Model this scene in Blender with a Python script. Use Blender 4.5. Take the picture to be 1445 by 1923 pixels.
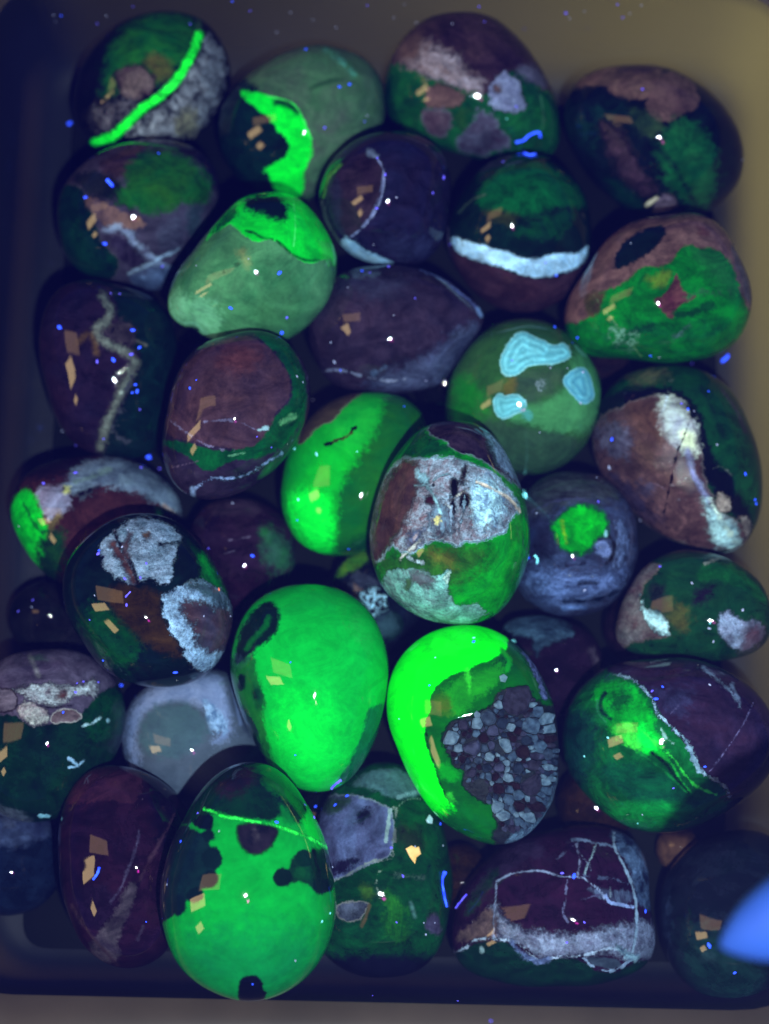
import bpy, math, random
import numpy as np
from mathutils import Vector
from mathutils.bvhtree import BVHTree
random.seed(7); np.random.seed(7)

# ------------------------------------------------------------------ camera
K = 0.00012                 # metres per photo pixel at the tub floor
F = 3000.0                  # viewing distance, in the same pixels
W0, H0 = 1445.0, 1923.0
CX, CY = W0/2, H0/2
TAU = math.radians(11)
sc = bpy.context.scene
for o in list(bpy.data.objects): bpy.data.objects.remove(o)
RIGHT = np.array([1., 0, 0]); UP = np.array([0, math.cos(TAU), math.sin(TAU)]); FWD = np.array([0, math.sin(TAU), -math.cos(TAU)])
CAM = -FWD*F*K
cam = bpy.data.cameras.new('camera'); co = bpy.data.objects.new('camera', cam); sc.collection.objects.link(co)
co.location = CAM; co.rotation_euler = (TAU, 0, 0)
cam.sensor_fit = 'VERTICAL'; cam.sensor_height = 24; cam.lens = 24*F/H0
cam.clip_start = 0.01; cam.clip_end = 20
cam.dof.use_dof = True; cam.dof.focus_distance = 2560*K; cam.dof.aperture_fstop = 5.8
sc.camera = co
sc.view_settings.view_transform = 'Standard'; sc.view_settings.look = 'None'
sc.view_settings.exposure = 0; sc.view_settings.gamma = 1
sc.render.engine = 'CYCLES'
sc.cycles.use_denoising = True
sc.cycles.max_bounces = 5; sc.cycles.diffuse_bounces = 2; sc.cycles.glossy_bounces = 3; sc.cycles.volume_bounces = 0
sc.cycles.caustics_reflective = False; sc.cycles.caustics_refractive = False

# ------------------------------------------------------------------ light
wd = bpy.data.worlds.new('World'); sc.world = wd; wd.use_nodes = True
wd.node_tree.nodes['Background'].inputs[0].default_value = (0.25, 0.32, 1.0, 1)
wd.node_tree.nodes['Background'].inputs[1].default_value = 0.05

def area(name, loc, target, sx, sy, radiance, col):
    l = bpy.data.lights.new(name, 'AREA'); l.shape = 'RECTANGLE'; l.size = sx; l.size_y = sy
    l.energy = radiance*math.pi*sx*sy; l.color = col
    o = bpy.data.objects.new(name, l); sc.collection.objects.link(o)
    o.location = loc; d = Vector(target)-Vector(loc)
    o.rotation_euler = d.to_track_quat('-Z', 'Y').to_euler()
    return o
# the ultraviolet torch, held just below the camera
tl = bpy.data.lights.new('ultraviolet_torch', 'SPOT'); tl.shadow_soft_size = 0.0032; tl.spot_size = math.radians(66); tl.spot_blend = 1.0; tl.energy = 7.3; tl.color = (0.80, 0.93, 1.0)
to = bpy.data.objects.new('ultraviolet_torch', tl); sc.collection.objects.link(to); to.location = (0.028, -0.118, 0.362); to.rotation_euler = (Vector((0.012, -0.018, 0))-to.location).to_track_quat('-Z', 'Y').to_euler()
# the lit doorway and shelf lamps at the left, seen as warm glints on every stone
area('doorway_lamp', (-0.78, -0.22, 0.62), (0, 0, 0), 0.15, 0.34, 14, (1.0, 0.70, 0.34))
area('doorway_lamp_lower', (-0.70, -0.52, 0.56), (0, 0, 0), 0.13, 0.17, 14, (1.0, 0.70, 0.34))
area('room_lamp', (-0.60, 0.02, 0.80), (0, 0, 0), 0.22, 0.46, 4.0, (1.0, 0.62, 0.30))
# added hidden light strips outside the tub that shine through its far walls
area('added_wall_glow_right', (0.175, 0.07, 0.014), (0, 0.07, 0.014), 0.18, 0.024, 11, (1.0, 0.90, 0.36))
area('added_wall_glow_back', (0.105, 0.205, 0.014), (0.095, 0, 0.014), 0.10, 0.024, 15, (1.0, 0.90, 0.36))
area('torch_diode', (0.040, -0.140, 0.350), (0, 0, 0), 0.012, 0.012, 40, (1.0, 0.04, 0.75))

# ------------------------------------------------------------------ helpers
def ray(x, y): return (x-CX)*RIGHT - (y-CY)*UP + F*FWD
def at(x, y, Z): return CAM + ray(x, y)*(Z*K/F)          # Z axial depth in px
def floorZ(x, y, z=0.0):
    d = ray(x, y); return F*(CAM[2]-z)/(-d[2])/K
def project(P):
    v = (P-CAM)/K; z = v@FWD
    return np.stack([CX + F*(v@RIGHT)/z, CY - F*(v@UP)/z], -1)
def pts(s): return np.array([[float(a) for a in p.split(',')] for p in s.split()])
def lin(c):
    c = np.array(c, float)/255
    v = np.where(c <= .04045, c/12.92, ((c+.055)/1.055)**2.4)
    v = v*np.array([.96, 1, .74+.28*min(1, v[2]/.2)])-np.array([0.002, 0.001, 0.013])
    return tuple(np.clip(v*0.95, 0.0012, 0.9))+(1.0,)
def chaikin(p, closed, n=2):
    for _ in range(n):
        q = np.roll(p, -1, 0) if closed else p[1:]
        a = p if closed else p[:-1]
        r = np.empty((2*len(a), 2)); r[0::2] = .78*a+.22*q; r[1::2] = .22*a+.78*q
        if not closed: r = np.vstack([p[:1], r, p[-1:]])
        p = r
    return p
def segdist(P, A, B):
    d = np.full(len(P), 1e9)
    for a, b in zip(A, B):
        ab = b-a; t = np.clip(((P-a)@ab)/max(ab@ab, 1e-9), 0, 1)
        e = P-a-t[:, None]*ab; d = np.minimum(d, (e*e).sum(1))
    return np.sqrt(d)
def sdf(P, poly, width=None, taper=False):
    if width is not None:
        p = chaikin(poly, False, 3) if len(poly) > 2 else poly
        return width - segdist(P, p[:-1], p[1:])
    p = chaikin(poly, True); q = np.roll(p, -1, 0)
    d = segdist(P, p, q); ins = np.zeros(len(P), bool)
    for a, b in zip(p, q):
        if a[1] == b[1]: continue
        c = (a[1] > P[:, 1]) != (b[1] > P[:, 1])
        ins ^= c & (P[:, 0] < (b[0]-a[0])*(P[:, 1]-a[1])/(b[1]-a[1])+a[0])
    return np.where(ins, d, -d)
def sines(P, seed, freq, n=10):
    r = np.random.RandomState(seed); v = np.zeros(len(P))
    for i in range(n):
        d = r.normal(size=3); d /= np.linalg.norm(d)
        v += np.sin(P@d*freq*r.uniform(.6, 1.5)+r.uniform(0, 6.28))
    return v/math.sqrt(n)

def tagged(o, label=None, cat=None, group=None, kind=None):
    if label: o['label'] = label
    if cat: o['category'] = cat
    if group: o['group'] = group
    if kind: o['kind'] = kind
    return o
def mesh_obj(name, me, mat=None, parent=None, loc=None):
    o = bpy.data.objects.new(name, me); sc.collection.objects.link(o)
    if mat: me.materials.append(mat)
    if parent: o.parent = parent
    if loc is not None: o.location = loc
    return o

# ------------------------------------------------------------------ materials
def new_group():
    g = bpy.data.node_groups.new('mineral_layer', 'ShaderNodeTree')
    I = g.interface
    def inp(n, t='NodeSocketFloat'): I.new_socket(n, in_out='INPUT', socket_type=t)
    for n, t in (('Color', 'NodeSocketColor'), ('Rough', 0), ('Glow', 0), ('Grit', 0), ('Sdf', 0), ('Warp', 0), ('WarpAmt', 0), ('Soft', 0),
                 ('ColA', 'NodeSocketColor'), ('ColB', 'NodeSocketColor'), ('Mix', 0), ('RimCol', 'NodeSocketColor'), ('RimW', 0), ('RimOn', 0),
                 ('LRough', 0), ('LGlow', 0), ('LGrit', 0), ('Alpha', 0)):
        inp(n, t or 'NodeSocketFloat')
    for n, t in (('Color', 'NodeSocketColor'), ('Rough', 0), ('Glow', 0), ('Grit', 0)):
        I.new_socket(n, in_out='OUTPUT', socket_type=t or 'NodeSocketFloat')
    N, L = g.nodes, g.links
    gi = N.new('NodeGroupInput'); go = N.new('NodeGroupOutput')
    def math_(op, a, b=None, c=None):
        m = N.new('ShaderNodeMath'); m.operation = op
        for i, v in enumerate((a, b, c)):
            if v is None: continue
            if isinstance(v, (int, float)): m.inputs[i].default_value = v
            else: L.new(v, m.inputs[i])
        return m.outputs[0]
    d = math_('MULTIPLY_ADD', gi.outputs['Warp'], gi.outputs['WarpAmt'], gi.outputs['Sdf'])
    mr = N.new('ShaderNodeMapRange'); mr.interpolation_type = 'SMOOTHSTEP'
    L.new(d, mr.inputs[0]); L.new(math_('MULTIPLY', gi.outputs['Soft'], -1), mr.inputs[1]); L.new(gi.outputs['Soft'], mr.inputs[2])
    fac = math_('MULTIPLY', mr.outputs[0], gi.outputs['Alpha'])
    ab = math_('ABSOLUTE', d)
    rr = N.new('ShaderNodeMapRange'); rr.interpolation_type = 'SMOOTHSTEP'
    L.new(ab, rr.inputs[0]); L.new(gi.outputs['RimW'], rr.inputs[2]); rr.inputs[1].default_value = 0; rr.inputs[3].default_value = 1; rr.inputs[4].default_value = 0
    rim = math_('MULTIPLY', rr.outputs[0], gi.outputs['RimOn'])
    def mixc(f, a, b):
        m = N.new('ShaderNodeMix'); m.data_type = 'RGBA'; L.new(f, m.inputs[0]); L.new(a, m.inputs[6]); L.new(b, m.inputs[7]); return m.outputs[2]
    def mixf(f, a, b):
        m = N.new('ShaderNodeMix'); L.new(f, m.inputs[0]); L.new(a, m.inputs[2]); L.new(b, m.inputs[3]); return m.outputs[0]
    c = mixc(gi.outputs['Mix'], gi.outputs['ColA'], gi.outputs['ColB'])
    c = mixc(fac, gi.outputs['Color'], c); c = mixc(rim, c, gi.outputs['RimCol'])
    L.new(c, go.inputs['Color'])
    for a in ('Rough', 'Glow', 'Grit'): L.new(mixf(fac, gi.outputs[a], gi.outputs['L'+a]), go.inputs[a])
    return g
GROUP = new_group()

def stone_material(name, base, layers, seed, grain=1.0):
    m = bpy.data.materials.new(name); m.use_nodes = True
    N, L = m.node_tree.nodes, m.node_tree.links
    bs = N['Principled BSDF']
    tc = N.new('ShaderNodeTexCoord'); mp = N.new('ShaderNodeMapping')
    s = 1/(K*100); mp.inputs['Scale'].default_value = (s, s, s); mp.inputs['Location'].default_value = (seed*3.1, seed*1.7, seed*.9)
    L.new(tc.outputs['Object'], mp.inputs[0])
    def noise(scale, det=6, rough=.6, dist=0.0, st=None):
        n = N.new('ShaderNodeTexNoise'); n.inputs['Scale'].default_value = scale; n.inputs['Detail'].default_value = det
        n.inputs['Roughness'].default_value = rough; n.inputs['Distortion'].default_value = dist
        src = mp.outputs[0]
        if st:
            q = N.new('ShaderNodeMapping'); q.inputs['Scale'].default_value = st[:3]
            if len(st) > 3: q.inputs['Rotation'].default_value = (0, 0, math.radians(st[3]))
            q.vector_type = 'POINT'; L.new(src, q.inputs[0]); src = q.outputs[0]
        L.new(src, n.inputs['Vector']); return n.outputs[0]
    def ma(op, a, b):
        k = N.new('ShaderNodeMath'); k.operation = op
        for i, v in enumerate((a, b)):
            if isinstance(v, (int, float)): k.inputs[i].default_value = v
            else: L.new(v, k.inputs[i])
        return k.outputs[0]
    def contrast(v, g):
        r = N.new('ShaderNodeMapRange'); r.inputs[1].default_value = .5-.5/g*.5; r.inputs[2].default_value = .5+.5/g*.5; L.new(v, r.inputs[0]); return r.outputs[0]
    w1 = ma('SUBTRACT', noise(6.0, 9, .78), .5); w1 = ma('MULTIPLY', w1, 5.0)
    cur = {}
    def apply(sd, l):
        g = N.new('ShaderNodeGroup'); g.node_tree = GROUP
        for k in ('Color', 'Rough', 'Glow', 'Grit'):
            if k in cur: L.new(cur[k], g.inputs[k])
        if isinstance(sd, (int, float)): g.inputs['Sdf'].default_value = sd
        else: L.new(sd, g.inputs['Sdf'])
        L.new(w1, g.inputs['Warp'])
        g.inputs['WarpAmt'].default_value = l.get('w', 5)+(.55*l.get('s', 1.5) if 'wd' not in l else 0); g.inputs['Soft'].default_value = l.get('s', 1.5)
        g.inputs['ColA'].default_value = lin(l['a']); g.inputs['ColB'].default_value = lin(l.get('b') or l['a'])
        if 'ring' in l:
            x = ma('MULTIPLY', ma('SINE', ma('MULTIPLY', ma('ADD', sd, ma('MULTIPLY', w1, 2)), l['ring']), 0), .5); x = ma('ADD', x, .5)
            L.new(x, g.inputs['Mix'])
        else:
            L.new(contrast(noise(l.get('n', 2.2), 8, l.get('nr', .66), l.get('nd', .5), l.get('st')), l.get('g', 1.5)), g.inputs['Mix'])
        if 'rim' in l:
            g.inputs['RimCol'].default_value = lin(l['rim']); g.inputs['RimW'].default_value = l.get('rw', 4); g.inputs['RimOn'].default_value = l.get('ro', .9)
        else: g.inputs['RimW'].default_value = 1
        g.inputs['LRough'].default_value = l.get('r', .03); g.inputs['LGlow'].default_value = l.get('em', 0); g.inputs['LGrit'].default_value = l.get('gr', .004)
        g.inputs['Alpha'].default_value = l.get('al', 1)
        for k in ('Color', 'Rough', 'Glow', 'Grit'): cur[k] = g.outputs[k]
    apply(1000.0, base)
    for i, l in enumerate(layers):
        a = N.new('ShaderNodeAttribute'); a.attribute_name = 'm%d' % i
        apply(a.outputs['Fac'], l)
    # fine tonal grain of the rock, pinprick pits
    gn = ma('MULTIPLY', ma('ADD', contrast(noise(14, 7, .78), 1.2), contrast(noise(3.1, 8, .74, 1.4), 1.9)), .5)
    gv = N.new('ShaderNodeMapRange'); gv.inputs[3].default_value = 1-.42*grain; gv.inputs[4].default_value = 1+.42*grain; L.new(gn, gv.inputs[0])
    cl = N.new('ShaderNodeMapRange'); cl.inputs[1].default_value = .38; cl.inputs[2].default_value = .62; cl.inputs[3].default_value = 1-.42*min(grain, 1.2); cl.inputs[4].default_value = 1+.3*min(grain, 1.2)
    L.new(noise(1.15, 5, .66, 1.8, (1, 1.5, 1, seed*37)), cl.inputs[0])
    # crusts: coarse speckle and a lace of fine pale threads, as strong as the crust is gritty
    sp = ma('MULTIPLY', ma('SUBTRACT', contrast(noise(21, 5, .8), 1.8), .45), 1.5)
    rd = ma('SUBTRACT', 1.0, ma('MULTIPLY', ma('ABSOLUTE', ma('SUBTRACT', noise(5.5, 7, .75, 1.2), .5), 0), 9)); rd = ma('MAXIMUM', rd, 0)
    lc = ma('ADD', sp, ma('MULTIPLY', rd, 1.3)); gl = ma('MINIMUM', ma('MULTIPLY', cur['Grit'], 1.5), .75)
    gv_ = ma('MAXIMUM', ma('MULTIPLY', ma('MULTIPLY', gv.outputs[0], cl.outputs[0]), ma('ADD', 1.0, ma('MULTIPLY', lc, gl))), .05)
    vm = N.new('ShaderNodeVectorMath'); vm.operation = 'SCALE'; L.new(cur['Color'], vm.inputs[0]); L.new(gv_, vm.inputs['Scale'])
    L.new(vm.outputs[0], bs.inputs['Base Color']); L.new(cur['Rough'], bs.inputs['Roughness'])
    bs.inputs['IOR'].default_value = 1.34
    L.new(vm.outputs[0], bs.inputs['Emission Color']); L.new(cur['Glow'], bs.inputs['Emission Strength'])
    bp = N.new('ShaderNodeBump'); bp.inputs['Distance'].default_value = 9*K
    bp.inputs['Strength'].default_value = 1
    L.new(ma('MULTIPLY', noise(9, 8, .7), cur['Grit']), bp.inputs['Height']); L.new(bp.outputs[0], bs.inputs['Normal'])
    return m

def simple(name, col, rough=.4, glow=0, nscale=None, colb=None, ior=1.3):
    m = bpy.data.materials.new(name); m.use_nodes = True
    N, L = m.node_tree.nodes, m.node_tree.links; bs = N['Principled BSDF']
    bs.inputs['Roughness'].default_value = rough; bs.inputs['IOR'].default_value = ior
    c = lin(col)
    n = N.new('ShaderNodeTexNoise'); n.inputs['Scale'].default_value = nscale or 300; n.inputs['Detail'].default_value = 5
    tc = N.new('ShaderNodeTexCoord'); L.new(tc.outputs['Object'], n.inputs['Vector'])
    mx = N.new('ShaderNodeMix'); mx.data_type = 'RGBA'; mx.inputs[6].default_value = c; mx.inputs[7].default_value = lin(colb) if colb else tuple(x*.7 for x in c[:3])+(1,)
    r = N.new('ShaderNodeMapRange'); r.inputs[1].default_value = .3; r.inputs[2].default_value = .7; L.new(n.outputs[0], r.inputs[0])
    L.new(r.outputs[0], mx.inputs[0]); L.new(mx.outputs[2], bs.inputs['Base Color'])
    if glow: L.new(mx.outputs[2], bs.inputs['Emission Color']); bs.inputs['Emission Strength'].default_value = glow
    return m

# ------------------------------------------------------------------ the tub
TUB_H = 270*K
def floor_pt(x, y): return at(x, y, floorZ(x, y))
def rrect(c, rad, n=9):
    out = []
    for i in range(4):
        p = c[i]; a = c[i-1]-p; b = c[(i+1) % 4]-p; a /= np.linalg.norm(a); b /= np.linalg.norm(b)
        p0, p1 = p+a*rad, p+b*rad
        for t in np.linspace(0, 1, n): out.append((1-t)**2*p0+2*t*(1-t)*p+t*t*p1)
    return np.array(out)
X0, X1 = floor_pt(30, 900)[0]-14*K, floor_pt(1408, 500)[0]
Y1, Y0 = floor_pt(700, 122)[1], floor_pt(700, 1838)[1]
rot = math.radians(-1.2)
def tubring(grow, z, rad):
    c = np.array([[X0-grow, Y0-grow*.5], [X1+grow, Y0-grow*.5], [X1+grow, Y1+grow], [X0-grow, Y1+grow]])
    ctr = c.mean(0); R = np.array([[math.cos(rot), -math.sin(rot)], [math.sin(rot), math.cos(rot)]])
    c = (c-ctr)@R.T+ctr
    r = rrect(c, rad); return np.column_stack([r, np.full(len(r), z)])
def strip(rings, cap=False):
    V = np.vstack(rings); n = len(rings[0]); fs = []
    for k in range(len(rings)-1):
        for i in range(n): j = (i+1) % n; fs.append((k*n+i, k*n+j, (k+1)*n+j, (k+1)*n+i))
    if cap: fs.append(tuple(range(n))[::-1])
    return V, fs
def make_mesh(name, V, fs, smooth=True):
    me = bpy.data.meshes.new(name); me.from_pydata([tuple(v) for v in V], [], fs); me.update()
    if smooth: me.shade_smooth()
    return me
def wall_material():
    m = simple('tan_plastic', (28, 30, 56), .6, 0, 22, (16, 17, 40), 1.25)
    N, L = m.node_tree.nodes, m.node_tree.links
    bp = N.new('ShaderNodeBump'); n = N.new('ShaderNodeTexNoise'); n.inputs['Scale'].default_value = 30; n.inputs['Detail'].default_value = 3
    bp.inputs['Strength'].default_value = .1; bp.inputs['Distance'].default_value = .002
    L.new(n.outputs[0], bp.inputs['Height']); L.new(bp.outputs[0], N['Principled BSDF'].inputs['Normal'])
    tr = N.new('ShaderNodeBsdfTranslucent'); tr.inputs[0].default_value = (.12, .112, .075, 1)
    ad = N.new('ShaderNodeAddShader'); L.new(N['Principled BSDF'].outputs[0], ad.inputs[0]); L.new(tr.outputs[0], ad.inputs[1]); L.new(ad.outputs[0], N['Material Output'].inputs[0])
    return m
WM = wall_material()
tub = bpy.data.objects.new('plastic_tub', None); sc.collection.objects.link(tub)
tagged(tub, 'shallow tan plastic tub with rounded corners that holds all the polished stones', 'tub')
R60 = 130*K
w = [tubring(g*K, z*K, R60+g*K) for g, z in ((-78, 0), (-58, 3), (-38, 10), (-22, 24), (-9, 46), (-2, 76), (4, 115), (12, 180), (18, 262), (22, 272))]
V, fs = strip(w); mesh_obj('wall', make_mesh('wall', V, fs), WM, tub)
FM = simple('gap_shade_plastic', (22, 21, 42), .75, 0, 30, (13, 13, 34), 1.1)  # floor copy of the wall plastic, darkened for shade between the stones
w = [tubring(-78.2*K, 0, R60-78*K)]; V, fs = strip(w, True)
me = make_mesh('bottom', V, [tuple(range(len(V)))], False); mesh_obj('bottom', me, FM, tub)
w = [tubring(g*K, z*K, R60+g*K) for g, z in ((22.2, 272), (26, 277), (205, 279), (218, 272), (220, 236))]  # rim widened outward, out of view, to shade the outer wall from the lamps
V, fs = strip(w); mesh_obj('rim', make_mesh('rim', V, fs), simple('rim_plastic', (70, 60, 64), .4, 0, 40, (56, 48, 54)), tub)
me = make_mesh('table', [(-1.5, -1.5, -.004), (1.5, -1.5, -.004), (1.5, 1.5, -.004), (-1.5, 1.5, -.004)], [(0, 1, 2, 3)], False)
tagged(mesh_obj('table_surface', me, simple('dark_table', (50, 45, 60), .6, 0, 20)), kind='structure')

# ------------------------------------------------------------------ stones (outline and mineral patches traced in photo pixels)
def f(p, a, b=None, **k): k.update(p=p, a=a, b=b); return k
def l(p, wd, a, b=None, **k): k.update(p=p, wd=wd*.8, a=a, b=b); k.setdefault('w', 2); k.setdefault('s', 1.5); return k
STONES = []
def S(key, label, outline, base, layers, h=.8, **k): STONES.append(dict(key=key, label=label, out=pts(outline), base=base, layers=layers, h=h, **k))
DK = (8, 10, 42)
def dim(key, x, y, rx, ry, label, a, b):  # filler stones added deep in the heap to keep the gaps dark
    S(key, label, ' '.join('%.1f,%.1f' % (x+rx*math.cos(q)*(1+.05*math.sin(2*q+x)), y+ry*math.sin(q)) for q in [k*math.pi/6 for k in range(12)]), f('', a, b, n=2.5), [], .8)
dim('L1', 1118, 1512, 72, 78, 'dim brown filler stone at the bottom of the heap between the rubble and swirled stones', (40,24,40), (20,12,36))
dim('L2', 335, 650, 62, 66, 'dim dark filler stone deep between the jade stone and the seamed plum stone', (16,12,40), (8,10,36))
dim('L3', 95, 1165, 78, 74, 'dim navy filler stone low by the left wall above the lilac domed stone', (14,14,40), (22,18,44))
dim('L4', 828, 712, 58, 66, 'dim dark filler stone deep between the violet grey and turquoise spotted stones', (14,10,40), (8,10,36))
dim('L5', 868, 1650, 56, 66, 'dim brown filler stone deep left of the vein laced plum stone', (42,26,36), (16,10,36))
dim('L6', 1195, 1180, 60, 70, 'dim plum filler stone deep behind the white crusted stone at the right', (30,16,46), (16,10,40))
dim('L7', 610, 1530, 50, 56, 'dim dark filler stone deep under the tips of the two big green eggs', (8,14,36), (6,10,36))
dim('L9', 1272, 1592, 40, 44, 'small dull pinkish brown filler stone deep below the swirled green and plum stone', (84,58,60), (60,42,50))
dim('L8', 1130, 640, 62, 70, 'dim brown filler stone deep between the white banded and star marked stones', (38,24,48), (20,14,42))
S('B', 'cloudy pale green stone at the back with a bright green wavy band on its left',
  '600,83 660,95 705,130 722,190 715,250 680,305 630,345 570,378 500,368 440,330 412,270 412,215 440,165 500,118 550,92',
  f('', (62,112,82), (74,92,88), n=1.2),
  [f('600,60 740,100 760,300 660,330 680,200 620,110', (70,100,88), (58,95,72), s=30, w=10),
   f('440,130 500,180 525,195 555,215 575,250 580,290 572,320 568,378 500,390 430,350 390,270 400,180', (4,18,44), (8,36,50), s=5, w=4, part='dark_end'),
   f('448,172 475,172 500,178 520,190 545,192 562,205 575,235 585,262 586,290 572,320 568,372 545,370 518,358 505,325 490,322 520,306 540,292 545,268 528,252 500,215 478,200', (0,232,62), (4,205,60), n=1.5, s=3, w=4, em=.25, rim=(40,220,80), rw=2, ro=.4, part='green_band'),
   l('520,192 545,197 558,210', 7, (0,60,45), s=6, w=4),  # spot of shadow painted inside the green band
   l('502,180 530,186 550,192 566,212 574,235 586,262', 1.6, (60,235,100), em=.2),
   l('612,92 640,112 665,140', 6, (90,180,160), (62,112,82), s=6, w=8, n=6, g=3),
   l('585,165 620,152 640,150', 4, (30,60,50), s=6)], .8, grain=0.6)
S('A', 'back left stone with a thick bright green vein slanting across gritty grey crust',
  '300,20 370,30 420,85 432,150 405,220 350,272 250,285 170,270 138,215 148,140 190,75 240,35',
  f('', (8,12,42), (16,14,46)),
  [f('240,40 300,15 360,30 378,90 330,130 285,165 250,150 215,180 195,190 200,120 215,80', (12,78,50), (28,92,44), s=14, w=10, part='green_cap'),
   f('262,112 300,100 330,128 300,160', (84,74,52), (64,84,48), s=10),
   f('214,135 245,118 285,130 292,170 250,200 232,185', (95,84,92), (48,34,58), n=4, g=2, s=4, w=10, gr=.5),
   f('160,205 230,180 275,190 235,240 180,262', (72,72,90), (10,12,44), n=6, g=3, s=8, w=14, gr=.6),
   f('385,60 418,80 430,150 400,215 365,262 250,262 232,250 280,215 325,180 355,130 378,100', (128,138,150), (16,20,48), n=5, nr=.75, g=2.4, s=5, w=10, r=.35, gr=1.2, dz=-2, part='gritty_crust'),
   f('330,215 370,200 375,255 330,262', (130,132,110), (30,36,60), n=6, nr=.75, g=2, s=8, w=12, r=.35, gr=1.2),
   l('374,28 374,60', 6, (50,80,65), s=4),
   l('375,66 360,105 335,148 300,183 265,205 240,232 212,258 178,268', 10.5, (8,215,52), (30,228,70), n=5, s=3, w=4, em=.25, gr=.3, part='green_vein')], .8)
S('C', 'large brown capped stone at the back, green below with angular grey and brown patches',
  '850,20 920,30 975,70 1015,125 1040,180 1052,240 1040,290 990,310 900,300 830,280 770,255 725,205 722,150 745,90 790,42',
  f('', (10,48,48), (22,88,52), n=1.6),
  [f('720,128 730,60 850,0 940,20 1000,70 1050,160 1040,172 1012,168 1008,140 985,128 960,134 930,165 915,180 890,170 860,166 830,150 800,140 772,128 740,118', (38,24,54), (62,44,64), n=2, s=2.5, w=7, part='brown_cap'),
   f('742,112 765,70 800,74 845,98 872,118 885,142 912,148 905,174 865,163 830,155 795,135', (138,134,150), (88,72,84), n=3, g=1.6, s=11, w=14, gr=.2),
   f('735,115 760,60 800,60 790,120', (92,72,80), (64,50,66), s=12, w=8, n=3),
   f('965,128 1000,120 1035,150 1025,168 985,150', (84,84,110), (50,50,80), s=5, w=8, n=4),
   f('930,140 955,135 975,150 980,168 990,200 965,212 930,203 913,186 920,160', (112,124,156), (74,78,112), n=4, s=2, w=11, gr=.35, part='grey_patch'),
   f('928,160 938,158 944,168 936,176 926,170', (86,70,84), s=3),
   f('803,155 840,160 880,182 860,198 830,204 800,203', (88,66,78), (100,78,84), n=4, s=2.5, w=9, rim=(60,50,60), rw=3),
   f('795,206 845,206 850,238 830,262 802,246 790,225', (64,46,72), (84,72,92), n=4, s=2.5, w=9, rim=(96,90,115), rw=4, ro=.6),
   f('895,205 935,222 940,248 968,268 920,292 858,288 865,255 888,232', (76,78,106), (46,34,64), n=4, s=2.5, w=11, rim=(96,100,128), rw=4, ro=.5),
   l('1015,180 1022,215 1018,245', 1.5, (50,100,80), s=2), l('1035,180 1038,225 1034,270', 1.3, (40,85,70), s=2),
   f('862,205 888,200 880,235 865,250 852,225', (34,72,46), (12,60,46), s=6)], .78)
S('D', 'back right dark stone with a pinkish brown top and green streaks down its side',
  '1180,120 1250,125 1310,155 1365,205 1395,270 1395,325 1370,370 1320,405 1250,410 1190,400 1130,360 1085,300 1062,240 1062,190 1090,150 1130,128',
  f('', (8,10,44), (14,24,48)),
  [f('1075,165 1100,125 1190,105 1250,110 1240,150 1218,185 1190,190 1155,178 1140,162 1110,160', (108,86,88), (80,58,70), n=2.5, s=4, w=7, part='pinkish_top'),
   f('1216,180 1250,130 1300,140 1315,185 1305,205 1285,212 1262,230 1232,230 1213,205', (96,74,82), (76,54,70), n=2, s=3, w=5, part='pinkish_top'),
   f('1150,128 1185,122 1240,128 1200,142', (48,34,60), s=8, w=6),
   f('1090,190 1160,195 1190,200 1130,250 1105,300 1080,250', (16,44,56), (8,14,46), n=3, g=2, s=10, w=12),
   f('1180,190 1260,235 1225,262 1190,240', (40,60,52), (14,30,48), s=12),
   f('1270,220 1320,240 1350,300 1340,370 1312,402 1275,370 1240,315 1238,262', (8,68,52), (26,84,58), n=2, s=14, w=12, part='green_side'),
   l('1225,270 1262,300 1285,345 1310,385', 5, (4,30,46), s=7, w=8),
   f('1130,330 1180,350 1220,395 1170,390', (6,44,50), s=12),
   f('1125,225 1165,240 1205,320 1240,372 1200,365 1150,315', (46,32,60), (22,16,46), n=4, g=2, s=7, w=12, gr=.3),
   f('1240,366 1268,366 1272,392 1225,402 1232,380', (100,92,116), (52,44,70), n=6, g=2, s=3, w=6, gr=.8),
   l('1215,385 1234,371', 4, (190,190,170), s=2)], .8)
S('J', 'plum brown stone by the left wall with one pale grey wavy seam down it',
  '150,525 220,535 290,560 325,610 332,690 320,770 300,840 240,862 170,850 120,810 90,740 75,660 80,600 105,550',
  f('', (34,20,54), (24,18,54), n=1.2),
  [f('205,500 350,560 360,820 280,900 190,880 196,835 212,785 238,735 262,690 262,665 235,640 220,600', (5,20,44), (8,30,48), s=6, w=7, part='dark_side'),
   f('185,605 235,598 262,620 250,655 205,640', (58,50,70), (26,20,50), n=4, g=2, nd=2, s=5, w=14),
   l('195,555 214,590 172,622 205,648 238,662 254,676 246,702 226,742 202,790 190,840', 9, (92,104,104), (74,78,84), n=4, s=7, w=10, gr=.2, part='grey_seam'),
   l('150,640 172,622 182,662', 5, (96,72,52), s=7, w=6, al=.6),
   l('248,710 228,770 208,812 240,832', 2, (54,56,80), s=3, w=14), l('258,640 275,648', 3, (78,78,84), s=3)], .8)
S('T', 'dim reddish brown stone low between the others beside the glowing green one',
  '440,935 500,945 545,990 555,1050 540,1110 490,1160 430,1160 380,1120 355,1050 360,985 395,945',
  f('', (46,30,60), (30,14,50), n=2, st=(.4,1,1)),
  [f('395,930 480,930 495,965 430,970 390,965', (62,46,74), (46,34,62), s=6, w=8, st=(.4,2,1), n=4),
   f('355,1080 560,1080 540,1170 380,1170', (28,12,46), s=20, w=8),
   f('490,985 535,1005 560,1060 525,1078 495,1050', (46,72,80), (24,80,50), n=1.5, s=14, w=10),
   l('430,1015 470,1008', 1.2, (90,80,110), w=3), l('420,1040 440,1035', 1, (90,80,110), w=3)], .8)
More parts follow.
